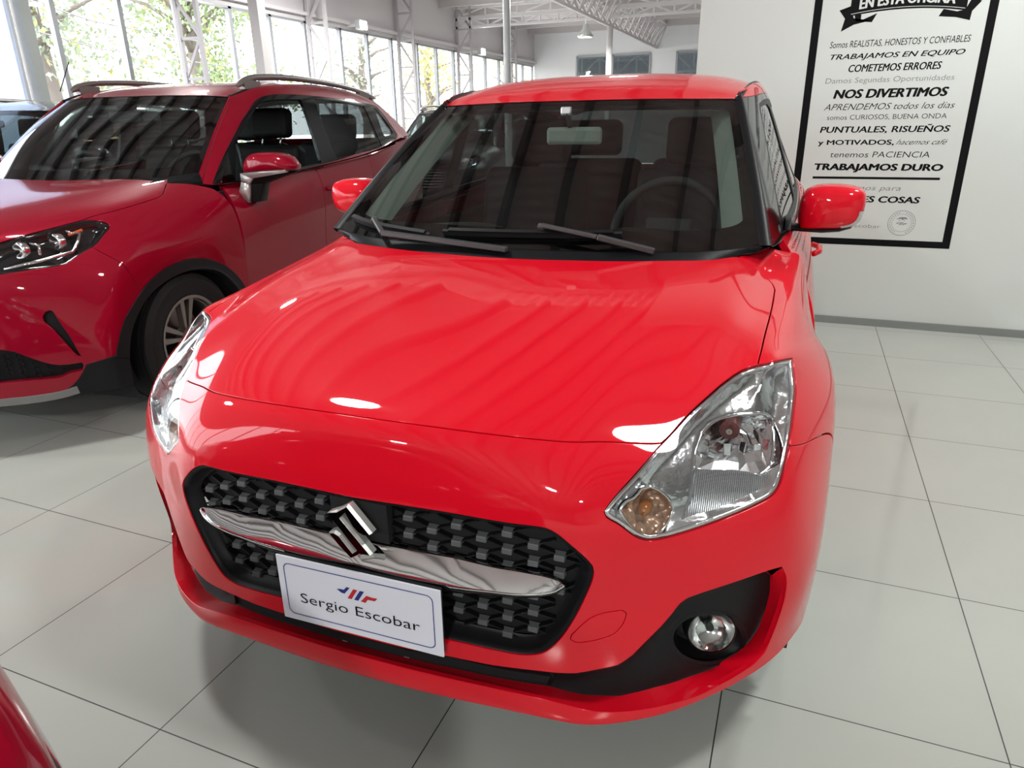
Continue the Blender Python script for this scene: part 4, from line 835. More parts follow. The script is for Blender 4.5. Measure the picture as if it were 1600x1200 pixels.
# centre intake: darker, framed by a joint on each side
sj = S.find([(.385, .30)], (0, 2))[0]
ci = [(0., bandhalf[0][1]), (.10, bU[0][1]-.001), (.17, bU[2][1]), (.216, bU[3][1]-.004), (.236, (bU[3][1]+bl[-3][1])/2), (.226, bl[-3][1]+.006), (.15, bl[-2][1]+.006), (0., bl[-1][1]+.004)]
panel('lower_intake', S, mirror_uv(ci), M['gap'], band, gap=.001, rim=.01, off=DEP+.002, sp=.03)
for s in (1, -1):
    b = MB(); q = [S.at(np.array([[u, v]]), DEP+.004)[0] for u, v in ((.216, bU[3][1]-.004), (.236, (bU[3][1]+bl[-3][1])/2), (.226, bl[-3][1]+.006))]
    b.tube([(p[0]*s, p[1], p[2]) for p in q], .004, 8)
    b.obj('intake_joint', M['trim'], band, smooth=True)
for s in (1, -1):
    bu = np.array(bowl); cen = bu.mean(0); rings = []
    for k, dp in ((1.06, .000), (1.0, .003), (.94, -.004), (.82, -.024), (.62, -.050), (.60, -.060)):
        P = S.at(cen+(bu-cen)*k, DEP+dp); rings.append(P)
    # the bowl turns towards straight ahead at its bottom
    c6 = rings[-1].mean(0)
    sh = np.array([.012, .0, -.002]); rings = [r+sh*t for r, t in zip(rings, (0, 0, .1, .4, .9, 1))]
    fb = loft('fog_bowl', rings, M['clad'], band, closed=True, mirror=s < 0, flip=False)
    c = rings[-1].mean(0)+np.array([.027, -.022, .022]); d = np.array([.30, -.93, .12]); d /= np.linalg.norm(d); e1 = np.cross(d, [0, 0, 1.]); e1 /= np.linalg.norm(e1); e2 = np.cross(e1, d)
    def disc(rs, n=28): return [[c+d*dd+(e1*math.cos(t)+e2*math.sin(t))*r for t in np.linspace(0, 2*math.pi, n+1)[:-1]] for dd, r in rs]
    f = MB().grid(disc([(-.012, .052), (.018, .049), (.020, .046)]), wrap=True)
    if s < 0: f.flipx()
    f.obj('fog_rim', M['trim'], fb, smooth=True)
    f = MB().grid(disc([(.016, .046), (-.004, .036), (-.014, .018), (-.016, .001)]), wrap=True)
    if s < 0: f.flipx()
    f.obj('fog_reflector', M['foglens'], fb, smooth=True)
    f = MB().tube([c-d*.014, c+d*.006], .008, 12)
    if s < 0: f.flipx()
    f.obj('fog_bulb', M['trim'], fb, smooth=True)
    f = MB().grid(disc([(.019, .046), (.025, .034), (.028, .016), (.029, .001)]), wrap=True)
    if s < 0: f.flipx()
    f.obj('fog_lens', M['lens'], fb, smooth=True)
# --- headlights
M['plainchrome'] = mat('reflector_chrome', (.88, .88, .90), .10, 1)
def headlight(s):
    mi = s < 0
    hl = panel('headlight', S, lamp, M['lampchrome'], HA, [D['refl'], D['turn']], holerims=[.004, .004], gap=.003, rim=.012, sp=.010, offf=lambda d: -np.minimum(.030, .004+d*1.3), mirror=mi)
    def bowl_(name, loop, m, off, dp, dirv, parent, k1=.0, rings=8, pw=2., cen=None):
        L = Loop(S, loop, .008).uv; P = S.at(L, off); c = P.mean(0)+np.array(cen if cen is not None else (0, 0, 0)); R = []
        for q in np.linspace(0, 1, rings): R.append(P*(1-q*(1-k1))+c*q*(1-k1)+np.array(dirv)*dp*(1-(1-q)**pw))
        return loft(name, R, m, parent, closed=True, mirror=mi, flip=False)
    Lr = resample(Loop(S, D['refl'], .006).uv, 22, True); Pr = S.at(Lr, -.030); cr_ = Pr.mean(0); rn = random.Random(11); R = [Pr]
    for q in (.16, .34, .52, .70, .86, .97):
        jit = np.array([[rn.uniform(-1, 1) for _ in range(3)] for _ in range(22)])*.0030
        R.append(Pr*(1-q)+cr_*q+np.array((-.15, .95, .1))*.060*(1-(1-q)**2.2)+jit)
    rf = loft('reflector', R, M['plainchrome'], hl, closed=True, mirror=mi, smooth=False)
    # vertical facets inside the bowl: thin chrome fins
    L = Loop(S, D['refl'], .006).uv; dl = np.array([np.linalg.norm(S.at(Loop(S, lamp, .01).uv)-q, axis=1).min() for q in S.at(L)])
    loft('reflector_collar', [S.at(L, -np.minimum(.030, .003+dl*1.3)), S.at(L, -.0335)], M['lampchrome'], hl, closed=True, mirror=mi)
    L2_ = Loop(S, D['turn'], .006).uv; dl = np.array([np.linalg.norm(S.at(Loop(S, lamp, .01).uv)-q, axis=1).min() for q in S.at(L2_)])
    loft('turn_collar', [S.at(L2_, -np.minimum(.030, .003+dl*1.3)), S.at(L2_, -.024)], M['lampchrome'], hl, closed=True, mirror=mi)
    P = S.at(L, -.031); b = MB().tube(P, .0035, 6, True); 
    if mi: b.flipx()
    b.obj('bezel', M['chrome'], hl, smooth=True)
    pl = np.linalg.lstsq(np.c_[np.ones(len(P)), P[:, 0], P[:, 2]], P[:, 1], rcond=None)[0]; x0, x1 = P[:, 0].min(), P[:, 0].max(); zb = P[:, 2].min(); c = P.mean(0)
    b = MB(); rn = random.Random(5)
    for i in range(9):
        t = (i+.5)/9; x = x0+(x1-x0)*(.06+.88*t); a = np.array([x, pl@np.array([1, x, zb+.03])+.014+.016*(1-(2*t-1)**2), zb+.004]); h = .030+.022*rn.random()
        b.box(a+np.array([0, 0, h/2]), (.0125, .004, h), Matrix.Rotation(rn.uniform(-.5, .5), 3, 'Z')@Matrix.Rotation(rn.uniform(-.25, .25), 3, 'X'))
    if mi: b.flipx()
    b.obj('facet_strips', M['chrome'], rf)
    q = S.at(np.array(D['bulb']), -.030)[0]; q = q+np.array([0, .026, -.004])
    b = MB().lathe([(-.03, .002), (-.03, .013), (-.026, .019), (.03, .021), (.03, .002)], q, 1, 28)
    if mi: b.flipx()
    b.obj('bulb_shield', M['darkred'], rf, smooth=True, autos=.5)
    b = MB().lathe([(-.034, .001), (-.034, .006), (-.03, .006)], q, 1, 16)
    if mi: b.flipx()
    b.obj('bulb_cap', M['satin'], rf)
    panel('lower_reflector', S, D['shelf'], M['ribbed'], hl, gap=.001, rim=.01, off=-.022, sp=.012, mirror=mi)
    t = bowl_('turn_lamp', D['turn'], M['brownglass'], -.020, .03, (-.1, .95, .1), hl, .05)
    L = Loop(S, D['turn'], .008).uv; b = MB().tube(S.at(L, -.020), .0025, 6, True)
    if mi: b.flipx()
    b.obj('turn_bezel', M['chrome'], t, smooth=True)
    q = S.at(np.array(D['turn']).mean(0)[None], -.03)[0]; b = MB().lathe([(-.012, .001), (-.010, .008), (0, .012), (.02, .012)], q, 1, 16)
    if mi: b.flipx()
    b.obj('turn_bulb', M['amber'], t, smooth=True)
    # inner light guides: two slanted chrome blades over the reflector
    for k, (a, b_) in enumerate((((.47, .545), (.70, .625)), ((.55, .585), (.72, .60)))):
        uv = np.array([(a[0]+(b_[0]-a[0])*t, a[1]+(b_[1]-a[1])*t+.012*math.sin(math.pi*t)) for t in np.linspace(0, 1, 14)])
        w_ = np.array([0, .022]); G = [S.at(uv, -.010), S.at(uv+w_*.5, -.006), S.at(uv+w_, -.016)]
    panel('lens', S, lamp, M['lens'], hl, gap=.0022, rim=.008, sp=.014, off=.0, mirror=mi)
    L = Loop(S, lamp, .008, .006).uv; b = MB().tube(S.at(L, -.006), .0036, 6, True)
    if mi: b.flipx()
    b.obj('lens_edge', M['lampchrome'], hl, smooth=True)
for s in (1, -1): headlight(s)
# --- windscreen, cowl, pillars, roof
WR = [[(0, .835, .972), (.25, .845, .974), (.5, .88, .98), (.672, .95, .99)], [(0, 1.143, 1.178), (.235, 1.153, 1.178), (.46, 1.188, 1.18), (.605, 1.242, 1.182)], [(0, 1.45, 1.383), (.22, 1.46, 1.383), (.42, 1.495, 1.38), (.537, 1.533, 1.374)]]
ws, WG = windshield(HA, WR, .010, bot=.115, top=.055, side=.03)
hr = S.at(resample(np.array([(0., .905)]+[p for p in D['rear'][::-1]]+[(.54, .945)]), 40), -.012); wb = WG[0, 24:, :]
wb = resample(wb, 40)
cl = [hr+np.array([0, -.03, -.02]), hr+np.array([0, .004, -.004]), wb*.5+hr*.5+np.array([0, .0, -.010]), wb+np.array([0, -.002, -.003]), wb+np.array([0, .01, .001])]
b = MB().grid(cl); b.mir(); cowl = b.obj('cowl', M['trim'], HA, smooth=True)
b = MB(); q = np.array([(.600, .915, .968), (.645, .935, .970), (.690, .985, .982), (.700, 1.02, 1.002), (.672, .965, 1.0), (.63, .93, .988)])
b.add(list(q)+list(q-np.array([.03, -.05, .03])), [tuple(range(6))]+[(i, i+6, (i+1) % 6+6, (i+1) % 6) for i in range(6)])
b.obj('cowl_corner', M['trim'], HA, bevel=.004); b.flipx(); b.obj('cowl_corner', M['trim'], HA, bevel=.004)
SG = Surf(HATCH_SIDE, 10, 7, .03, sym=False)
def sgl(L): return [tuple(p) for p in L]
# outlines on the side glasshouse sheet in its own (length, height) coordinates
dloh = [(.14, .06), (.133, .093), (.1362, .143), (.1421, .1936), (.1444, .2491), (.1517, .3082), (.1631, .3704), (.1769, .4353), (.1949, .519), (.21, .60), (.235, .645), (.35, .665), (.60, .66), (.80, .635), (.90, .54), (.93, .40), (.86, .14), (.80, .06), (.5, .04), (.25, .04)]
winf = [(.170, .10), (.166, .20), (.176, .30), (.192, .39), (.212, .49), (.232, .575), (.255, .618), (.30, .628), (.40, .628), (.43, .60), (.445, .1), (.43, .075), (.3, .075)]
winr = [(.485, .1), (.475, .60), (.50, .622), (.68, .615), (.745, .58), (.76, .3), (.75, .11), (.73, .085), (.5, .085)]
for mi in (False, True):
    panel('roof_side', SG, [(0, .715), (1, .715), (1, 1), (0, 1)], RP, HA, gap=.001, rim=.012, sp=.03, mirror=mi)
    rs = panel('side_frame', SG, [(0, 0), (1, 0), (1, .71), (0, .71)], M['gloss'], HA, [dloh], gap=.001, rim=.012, sp=.03, mirror=mi)
    panel('window_surround', SG, dloh, M['trim'], rs, [winf, winr], gap=.001, rim=.01, sp=.03, off=-.002, mirror=mi)
    for nm, wl in (('front_side_glass', winf), ('rear_side_glass', winr)): panel(nm, SG, wl, M['sideglass'], rs, gap=-.003, rim=0, sp=.04, off=-.006, mirror=mi)
    # black moulding between the windscreen and the pillar
    e = WG[:, -1, :]; f = SG.at(np.stack([np.zeros(33), np.linspace(0, .93, 33)], 1)); f = resample(f, 33)
    o = np.array([.01, -.012, .008])
    loft('pillar_moulding', [e+np.array([-.008, 0, .001]), e+o*.35, (e+f)/2+o*.7, f+o*.35, f-np.array([.003, -.004, .008])], M['trim'], HA, mirror=mi)
RR = [[(0, 1.45, 1.385), (.22, 1.46, 1.385), (.42, 1.496, 1.382), (.535, 1.54, 1.380)], [(0, 1.62, 1.440), (.22, 1.63, 1.438), (.42, 1.645, 1.428), (.55, 1.665, 1.410)], [(0, 1.88, 1.488), (.22, 1.88, 1.485), (.43, 1.89, 1.470), (.562, 1.9, 1.440)], [(0, 2.25, 1.504), (.22, 2.25, 1.501), (.43, 2.25, 1.485), (.57, 2.25, 1.452)], [(0, 2.75, 1.498), (.22, 2.75, 1.495), (.43, 2.75, 1.479), (.565, 2.72, 1.442)], [(0, 3.3, 1.44), (.2, 3.3, 1.437), (.4, 3.27, 1.42), (.53, 3.2, 1.385)]]
RG = gridlerp(RR, 49, 61); MB().grid(RG).obj('roof', M['red'], HA, smooth=True, recalc=False)
for s in (1, -1):
    e = RG[:, -1, :]*np.array([s, 1, 1]); MB().tube(e+np.array([.004*s, 0, -.003]), .012, 8).obj('roof_ditch_strip', M['trim'], HA, smooth=True)
# roof lining, sun visors side and header trim seen through the glass
MB().grid(RG[:, 2:-2]*np.array([.97, 1, 1])+np.array([0, .02, -.035])).obj('headliner', M['liner'], HA, smooth=True)
for s in (1, -1):
    e = WG[3:, -3, :]*np.array([s, 1, 1]); k = np.array([-.030*s, .05, -.012]); MB().grid([e+np.array([0, .02, -.015]), e+k, e+k*2.2]).obj('pillar_trim', M['liner'], HA, smooth=True)
# doors, rear quarter, tail
HS = [[(.80, 1.155, .24), (.81, 1.6, .235), (.81, 2.1, .235), (.81, 2.55, .24), (.80, 3.0, .28), (.70, 3.66, .36)],
      [(.850, 1.155, .45), (.848, 1.6, .43), (.848, 2.1, .43), (.856, 2.55, .45), (.845, 3.0, .48), (.74, 3.68, .52)],
      [(.855, 1.155, .64), (.853, 1.6, .64), (.855, 2.1, .65), (.872, 2.6, .67), (.865, 3.05, .68), (.75, 3.70, .68)],
      [(.822, 1.155, .81), (.846, 1.6, .80), (.850, 2.1, .82), (.868, 2.6, .85), (.86, 3.05, .86), (.73, 3.66, .86)],
      [(.757, 1.155, .935), (.812, 1.6, .92), (.825, 2.1, .94), (.83, 2.6, .965), (.815, 3.05, .985), (.70, 3.58, 1.0)],
      [(.722, 1.17, .985), (.766, 1.6, .98), (.787, 2.1, .995), (.79, 2.6, 1.015), (.77, 3.1, 1.035), (.68, 3.5, 1.065)]]
HSf = Surf(HS, 14, 12, .03, sym=False)
AC = (3.19-.0, .295)  # rear axle
def archpts(S_, cy, cz, r, a0, a1, n): return [tuple(p) for p in S_.find([(cy+r*math.cos(t), cz+r*math.sin(t)) for t in np.radians(np.linspace(a0, a1, n))], (1, 2))]
ra = archpts(HSf, 3.19, .295, .345, 180, 8, 14)
for mi in (False, True):
    fd = panel('front_door', HSf, [(0, 0), (.40, 0), (.40, .5), (.40, 1), (0, 1)], RP, HA, gap=.003, rim=.02, sp=.03, mirror=mi)
    rd = panel('rear_door', HSf, [(.40, 0), (ra[0][0]-.005, 0), ra[0]]+ra[1:6]+[(.69, .62), (.69, 1), (.40, 1)], RP, HA, gap=.003, rim=.02, sp=.03, mirror=mi)
    panel('rear_quarter', HSf, ra[5:]+[(ra[-1][0]+.02, 0), (1, 0), (1, 1), (.69, 1), (.69, .62)], RP, HA, gap=.003, rim=.02, sp=.03, mirror=mi)
    b = MB().tube([(.862, 2.02, .80), (.885, 2.06, .805), (.887, 2.15, .81), (.864, 2.2, .81)], .012, 8)
    if mi: b.flipx()
    b.obj('door_handle', M['red'], fd, smooth=True)
tl = [[(x, HSf.at(np.array([[1., v]]))[0][1]+.12*(1-(x/.7)**2), HSf.at(np.array([[1., v]]))[0][2]) for x in np.linspace(-1, 1, 21)*HSf.at(np.array([[1., v]]))[0][0]] for v in np.linspace(0, 1, 14)]
MB().grid(tl).obj('tailgate', M['red'], HA, smooth=True)
rg = gridlerp([[(0, 3.61, 1.07), (.35, 3.58, 1.07), (.69, 3.5, 1.065)], [(0, 3.30, 1.43), (.3, 3.29, 1.42), (.52, 3.22, 1.375)]], 21, 9); MB().grid(rg).obj('rear_glass', M['darkglass'], HA, smooth=True)
MB().box((0, 1.9, .22), (1.5, 3.3, .1)).obj('underbody', M['gap'], HA)
for y in (.735, 3.19):
    for s in (1, -1): wheel(HA, .755, y, .295, .295, .19, .185, s)
# mirrors
def mirror(parent, outl, yb, dome, m, arm, s, sig=None, name='door_mirror'):
    O = np.array(outl); c = O.mean(0); n = len(O); r = empty(name, parent=parent); rings = []
    O = smooth_loop(list(O), .02, lambda a, b: float(np.linalg.norm(a-b)), True, 1.2)
    for k, y in ((.10, -1.0), (.50, -.97), (.78, -.86), (.93, -.62), (.99, -.25), (1.0, .10), (.97, .42), (.90, .5)): rings.append([(c[0]+(x-c[0])*k, yb+dome*y, c[1]+(z-c[1])*k) for x, z in O])
    b = MB().grid(rings, wrap=True); b.add(rings[0], [tuple(range(len(O)))[::-1]])
    if s < 0: b.flipx()
    b.obj('mirror_cap', m, r, smooth=True)
    b = MB(); b.add([(c[0]+(x-c[0])*.9, yb+dome*.46, c[1]+(z-c[1])*.9) for x, z in O], [tuple(range(len(O)))])
    if s < 0: b.flipx()
    b.obj('mirror_glass', M['gloss'], r)
    b = MB(); arm(b)
    if s < 0: b.flipx()
    b.obj('mirror_foot', M['trim'], r, smooth=True, bevel=.004)
    if sig == 'edge':
        b = MB(); ids = [i for i, (x, z) in enumerate(O) if x > c[0]+.25*(O[:, 0].max()-c[0]) and z < c[1]-.12*(O[:, 1].max()-c[1])]
        b.grid([[(c[0]+(x-c[0])*k, yb+dome*y-.0015, c[1]+(z-c[1])*k) for x, z in O[ids]] for k, y in ((.80, -.845), (.935, -.615), (.995, -.25), (1.006, .10))])
        if s < 0: b.flipx()
        b.obj('turn_signal', M['silver'], r, smooth=True)
    elif sig:
        b = MB(); sig(b)
        if s < 0: b.flipx()
        b.obj('turn_signal', M['silver'], r, smooth=True)
    return r
mo = [(.772, .985), (.763, 1.03), (.768, 1.075), (.783, 1.105), (.81, 1.118), (.86, 1.122), (.92, 1.117), (.948, 1.104), (.956, 1.08), (.955, 1.045), (.947, 1.012), (.925, .995), (.88, .986), (.82, .982)]
def arm_h(b):
    G = [[(x, 1.40-.07*math.cos(t)*w_, z+.012*math.sin(t)) for t in np.linspace(0, 2*math.pi, 13)[:-1]] for x, z, w_ in ((.71, .99, .55), (.75, .986, .6), (.79, .985, .8), (.84, .984, .95), (.89, .988, .8), (.925, .998, .4))]
    b.grid(G, wrap=True)
    b.prism([(1.24, .995), (1.42, .975), (1.42, 1.02), (1.28, 1.02)], (.728, 0, 0), (0, 1, 0), (0, 0, 1), (.018, 0, 0))
def sig_h(b):
    G = []
    for x, z0, z1, y in ((.900, .990, .998, 1.325), (.920, .997, 1.016, 1.335), (.938, 1.006, 1.026, 1.350), (.952, 1.020, 1.030, 1.375)): G.append([(x, y+.012, z0-.003), (x, y-.004, z0), (x, y-.006, z1), (x, y+.012, z1+.004)])
    b.grid(G)
for s in (1, -1): mirror(HA, mo, 1.40, .085, M['red'], arm_h, s, 'edge')
# wipers lie on the windscreen
def wsp(a, b_, off):
    x, y = a*48, b_*32; i, j = min(int(x), 47), min(int(y), 31); f, g = x-i, y-j; P = WG[j, i]*(1-f)*(1-g)+WG[j, i+1]*f*(1-g)+WG[j+1, i]*(1-f)*g+WG[j+1, i+1]*f*g
    return P+np.array([0, -.56, .83])*off
def wiper(blade, armp, k):
    r = empty('wiper', parent=HA); L = [wsp(blade[0][0]+(blade[1][0]-blade[0][0])*t, blade[0][1]+(blade[1][1]-blade[0][1])*t, .010) for t in np.linspace(0, 1, 12)]
    b = MB()
    for p, q in zip(L[:-1], L[1:]): b.bar(p, q, .010, .016, (0, -.56, .83))
    b.obj('blade', M['rubber'], r); m_ = MB(); K = [wsp(blade[0][0]+(blade[1][0]-blade[0][0])*t, blade[0][1]+(blade[1][1]-blade[0][1])*t, .021) for t in np.linspace(.04, .96, 12)]
    for p, q in zip(K[:-1], K[1:]): m_.bar(p, q, .013, .006, (0, -.56, .83))
    m_.obj('blade_frame', M['trim'], r)
    P = [wsp(*armp[0], .014), wsp(*armp[0], .034), wsp(armp[1][0], armp[1][1], .032), np.array(armp[2])]
    b = MB(); b.bar(P[0], P[1], .02); b.bar(P[1], P[2], .016, .012); b.bar(P[2], P[3], .022, .016)
    b.obj('arm', mat('wiper_arm_grey', (.05, .05, .052), .35) if k == 0 else bpy.data.materials['wiper_arm_grey'], r, bevel=.003)
wiper(((.04, .075), (.31, .03)), ((.16, .065), (.21, -.01), (-.02, .818, .972)), 0)
wiper(((.335, .055), (.70, .075)), ((.545, .085), (.66, .03), (.395, .862, .978)), 1)
# inside: dashboard, wheel, seats, mirror, sensor box
db = gridlerp([[(0, .90, .93), (.3, .91, .93), (.64, .98, .93)], [(0, 1.08, .965), (.3, 1.10, .97), (.66, 1.12, .96)], [(0, 1.22, .95), (.3, 1.26, .985), (.67, 1.26, .95)], [(0, 1.27, .85), (.3, 1.33, .90), (.67, 1.30, .86)], [(0, 1.28, .45), (.3, 1.30, .5), (.67, 1.28, .45)]], 33, 25)
MB().grid(db).obj('dashboard', M['cabin'], HA, smooth=True)
steering(HA, (.36, 1.36, .955), .185, 1.15, M['cabin_grey'])
for x in (-.36, .36): seat(HA, x, 1.75, M['cabin'], False)
seat(HA, -.33, 2.62, M['cabin'], False, .6); seat(HA, .33, 2.62, M['cabin'], False, .6)
MB().box((0, 1.9, .28), (1.5, 3.2, .02)).obj('cabin_floor', M['cabin'], HA)
for s in (1, -1): MB().box((.74*s, 2.15, .60), (.02, 1.8, .64)).obj('door_lining', M['cabin'], HA)
im = MB().box((.02, 1.385, 1.27), (.195, .025, .058)).obj('interior_mirror', mat('mirror_back', (.60, .63, .58), .4), HA, bevel=.012)
MB().bar((.01, 1.372, 1.30), (-.012, 1.40, 1.352), .014).obj('mirror_stem', M['trim'], im)
MB().box((-.012, 1.395, 1.350), (.035, .02, .028)).obj('sensor_box', M['silver'], im, bevel=.004)
# ================================================================== the wine red crossover
SU = empty('crossover_car', (-3.5, 1.56, 0), .115, 'wine red crossover with roof rails and an open front window, left of the red hatchback', 'car')
S2 = Surf(SUV_HULL, 24, 28, .06); Q = DATA['suv']; WP = [M['wine'], M['gap']]
F2 = lambda L: S2.find(L, (1, 2))
def f2xz(L): return [tuple(p) for p in S2.find(L, (0, 2))]
ell = lambda a, b, t0, t1, n: [tuple(p) for p in F2([(.87+a*math.cos(t), .33+b*math.sin(t)) for t in np.radians(np.linspace(t0, t1, n))])]
arch_out_hi = ell(.475, .388, 108, 12, 9)        # over the top and down the back of the wheel
aF = Q['archF']; lampS = Q['lamp']; hoodS = Q['hood']
vfront = f2xz([(0., .845)])[0][1]
# bonnet
bon = [(0., vfront+.012), (.12, vfront+.012), (.24, vfront+.013), (lampS[0][0]-.03, lampS[0][1]+.018)]+[lampS[0]]+lampS[:12:-1][:0]+[lampS[15], lampS[14], lampS[13]]+hoodS+[(hoodS[-1][0]-.01, .93), (.4, .955), (.2, .962), (0., .964)]
panel('hood', S2, mirror_uv(bon), WP, SU, gap=.003, sp=.026, rim=.02)
# bumper: from the bonnet edge down to the black lower cladding
low = Q['cladT']; bt = [(0., vfront), (.12, vfront), (.24, vfront), (lampS[0][0]-.03, lampS[0][1]+.006)]
bump = bt+[lampS[0], lampS[1], lampS[2], lampS[3], lampS[4], lampS[5], lampS[6], lampS[7]]+Q['fseam']+aF+low+[Q['skid'][0], Q['skid'][2], Q['skid'][3], Q['skid'][5]]+f2xz([(.2, .265), (0, .262)])
bump[-1] = (0., bump[-1][1])
lg = Q['lowg']; lg2 = Q['lowg2']; lowgr = [(0., lg[0][1]+.002), (.12, lg[0][1]+.002)]+lg+lg2+[(.1, lg2[-1][1]), (0., lg2[-1][1])]
upg = f2xz([(0, .815), (.25, .812), (.42, .79), (.46, .72), (.40, .58), (.2, .555), (0, .552)]); upg[0] = (0., upg[0][1]); upg[-1] = (0., upg[-1][1])
b2 = panel('bumper', S2, mirror_uv(bump), WP, SU, [mirror_uv(lowgr), mirror_uv(upg), Q['slot'], [(-u, v) for u, v in Q['slot']]], sp=.026, rim=.02, holerims=[.03, .03, .03, .03])
panel('lower_grille', S2, mirror_uv(lowgr), M['trim'], SU, gap=-.002, rim=0, off=-.028, sp=.04)
ug = panel('upper_grille', S2, mirror_uv(upg), M['trim'], SU, gap=-.002, rim=0, off=-.028, sp=.04)
b = MB()
for z in np.arange(.58, .81, .036): b.tube(np.vstack([S2.at(S2.find([(abs(x), z)], (0, 2)), -.018)*np.array([1 if x >= 0 else -1, 1, 1]) for x in np.linspace(-.40, .40, 23)]), .006, 6)
b.obj('grille_bars', M['chrome'], ug, smooth=True)
# honeycomb of the lower grille
lgr = [o for o in SU.children if o.name.startswith('lower_grille')][0]; hx = MB(); inner = S2.at(Loop(S2, mirror_uv(lowgr), .02, .008).uv, -.02)[:, [0, 2]]
for i in range(-22, 23):
    for j in range(8):
        x = i*.036; z = .345+j*.026+(.013 if i % 2 else 0)
        if not inpoly(np.array([[x, z]]), inner)[0]: continue
        c = S2.at(S2.find([(abs(x), z)], (0, 2)), -.020)[0]; c[0] *= 1 if x >= 0 else -1
        hx.tube([c+np.array([.017*math.cos(t)*(.75 if abs(math.sin(t)) > .5 else 1), .35*abs(.0), .012*math.sin(t)]) for t in np.radians(range(0, 360, 60))], .0022, 4, True)
hx.obj('honeycomb', M['trim'], lgr)
for s in (False, True):
    panel('bumper_slot', S2, Q['slot'], M['clad'], SU, gap=-.002, rim=0, off=-.026, sp=.03, mirror=s)
# silver skid edge and black cladding
sk = [Q['strip'][0], Q['strip'][1], Q['strip'][2], Q['strip'][3], Q['strip'][4]]+[(0., Q['strip'][4][1])]
panel('skid_strip', S2, mirror_uv([(0., Q['skid'][5][1]+.006)]+[(u, v+.006) for u, v in (Q['skid'][5], Q['skid'][4], Q['skid'][3], Q['skid'][2], Q['skid'][1])]+[(Q['skid'][1][0], Q['skid'][1][1]-.03)]+[(u, v-.028) for u, v in (Q['skid'][2], Q['skid'][3], Q['skid'][4], Q['skid'][5])]+[(0., Q['skid'][5][1]-.028)]), M['strip'], SU, gap=.001, off=.004, sp=.03, rim=.02)
archrear = arch_out_hi
cl_ = low[::-1]+[(.80, .07), (.80, 0.)]
clad = aF+low+[Q['skid'][0], Q['skid'][2], Q['skid'][3], Q['skid'][5]]+[(0., bump[-1][1])]
under = mirror_uv([(0., bump[-1][1]-.004)]+[Q['skid'][5], Q['skid'][3], Q['skid'][2], Q['skid'][0]]+low[::-1]+[(.93, low[0][1]-.004), (1., low[0][1]-.006)]+[(1., v) for v in np.linspace(low[0][1]-.03, 0, 6)]+[(u, 0.) for u in np.linspace(.94, 0, 14)])
panel('lower_cladding', S2, under, M['clad'], SU, gap=.001, sp=.03, rim=.03)
ring_ = [(1., low[0][1]-.002)]+[low[0]]+aF[::-1]+arch_out_hi+[(1., arch_out_hi[-1][1])]+[(1., v) for v in np.linspace(arch_out_hi[-1][1]-.02, low[0][1]+.02, 24)]
fen = lampS[7:14]+hoodS+[(hoodS[-1][0]+.02, .94), (.62, 1.)]+[(u, 1.) for u in np.linspace(.66, 1, 7)]+[(1., arch_out_hi[-1][1]+.015)]+arch_out_hi[::-1]+aF[:1]+Q['fseam'][::-1]
for mi in (False, True):
    panel('wheel_arch', S2, ring_, M['clad'], SU, gap=.001, sp=.03, rim=.035, off=.003, mirror=mi)
    panel('fender', S2, fen, WP, SU, gap=.003, sp=.026, rim=.02, mirror=mi)
core(SU, S2, -.12, .84)
def headlight2(s):
    mi = s < 0
    hl = panel('headlight', S2, lampS, M['gloss'], SU, gap=.003, rim=.012, sp=.016, offf=lambda d: -np.minimum(.035, .004+d*1.0), mirror=mi)
    c1, c2 = np.array(lampS[3]), np.array(lampS[14])
    def U(a, b_): return np.array(lampS[3])*(1-a)*(1-b_)+np.array(lampS[6])*a*(1-b_)+np.array(lampS[14])*(1-a)*b_+np.array(lampS[13])*a*b_
    b = MB()
    def stripe(pts, r, off=-.014): b.tube(S2.at(np.array([U(*p) for p in pts]), off), r, 8)
    stripe([(.0, .12), (.45, .12), (.95, .14), (1.02, .30), (1.05, .55)], .008); stripe([(.15, .62), (.35, .5), (.45, .25)], .007); stripe([(.7, .78), (.85, .62), (1.0, .55)], .006)
    if mi: b.flipx()
    b.obj('light_guides', M['chrome'], hl, smooth=True)
    for a, bb in ((.05, .5), (.62, .48)):
        b = MB(); c = S2.at(np.array([U(a, bb)]), -.022)[0]; b.lathe([(.02, .001), (-.006, .022), (-.010, .030), (-.004, .036), (.02, .036)], c, 1, 24)
        if mi: b.flipx()
        b.obj('projector', M['lampchrome'], hl, smooth=True)
    b = MB(); b.tube(S2.at(np.array([U(.82, .58), U(1.08, .62)]), -.016), .007, 8)
    if mi: b.flipx()
    b.obj('orange_marker', mat('orange_marker', (.8, .12, .03), .3), hl, smooth=True)
    panel('lens', S2, lampS, M['lens'], hl, gap=.002, rim=.008, sp=.024, mirror=mi)
for s in (1, -1): headlight2(s)
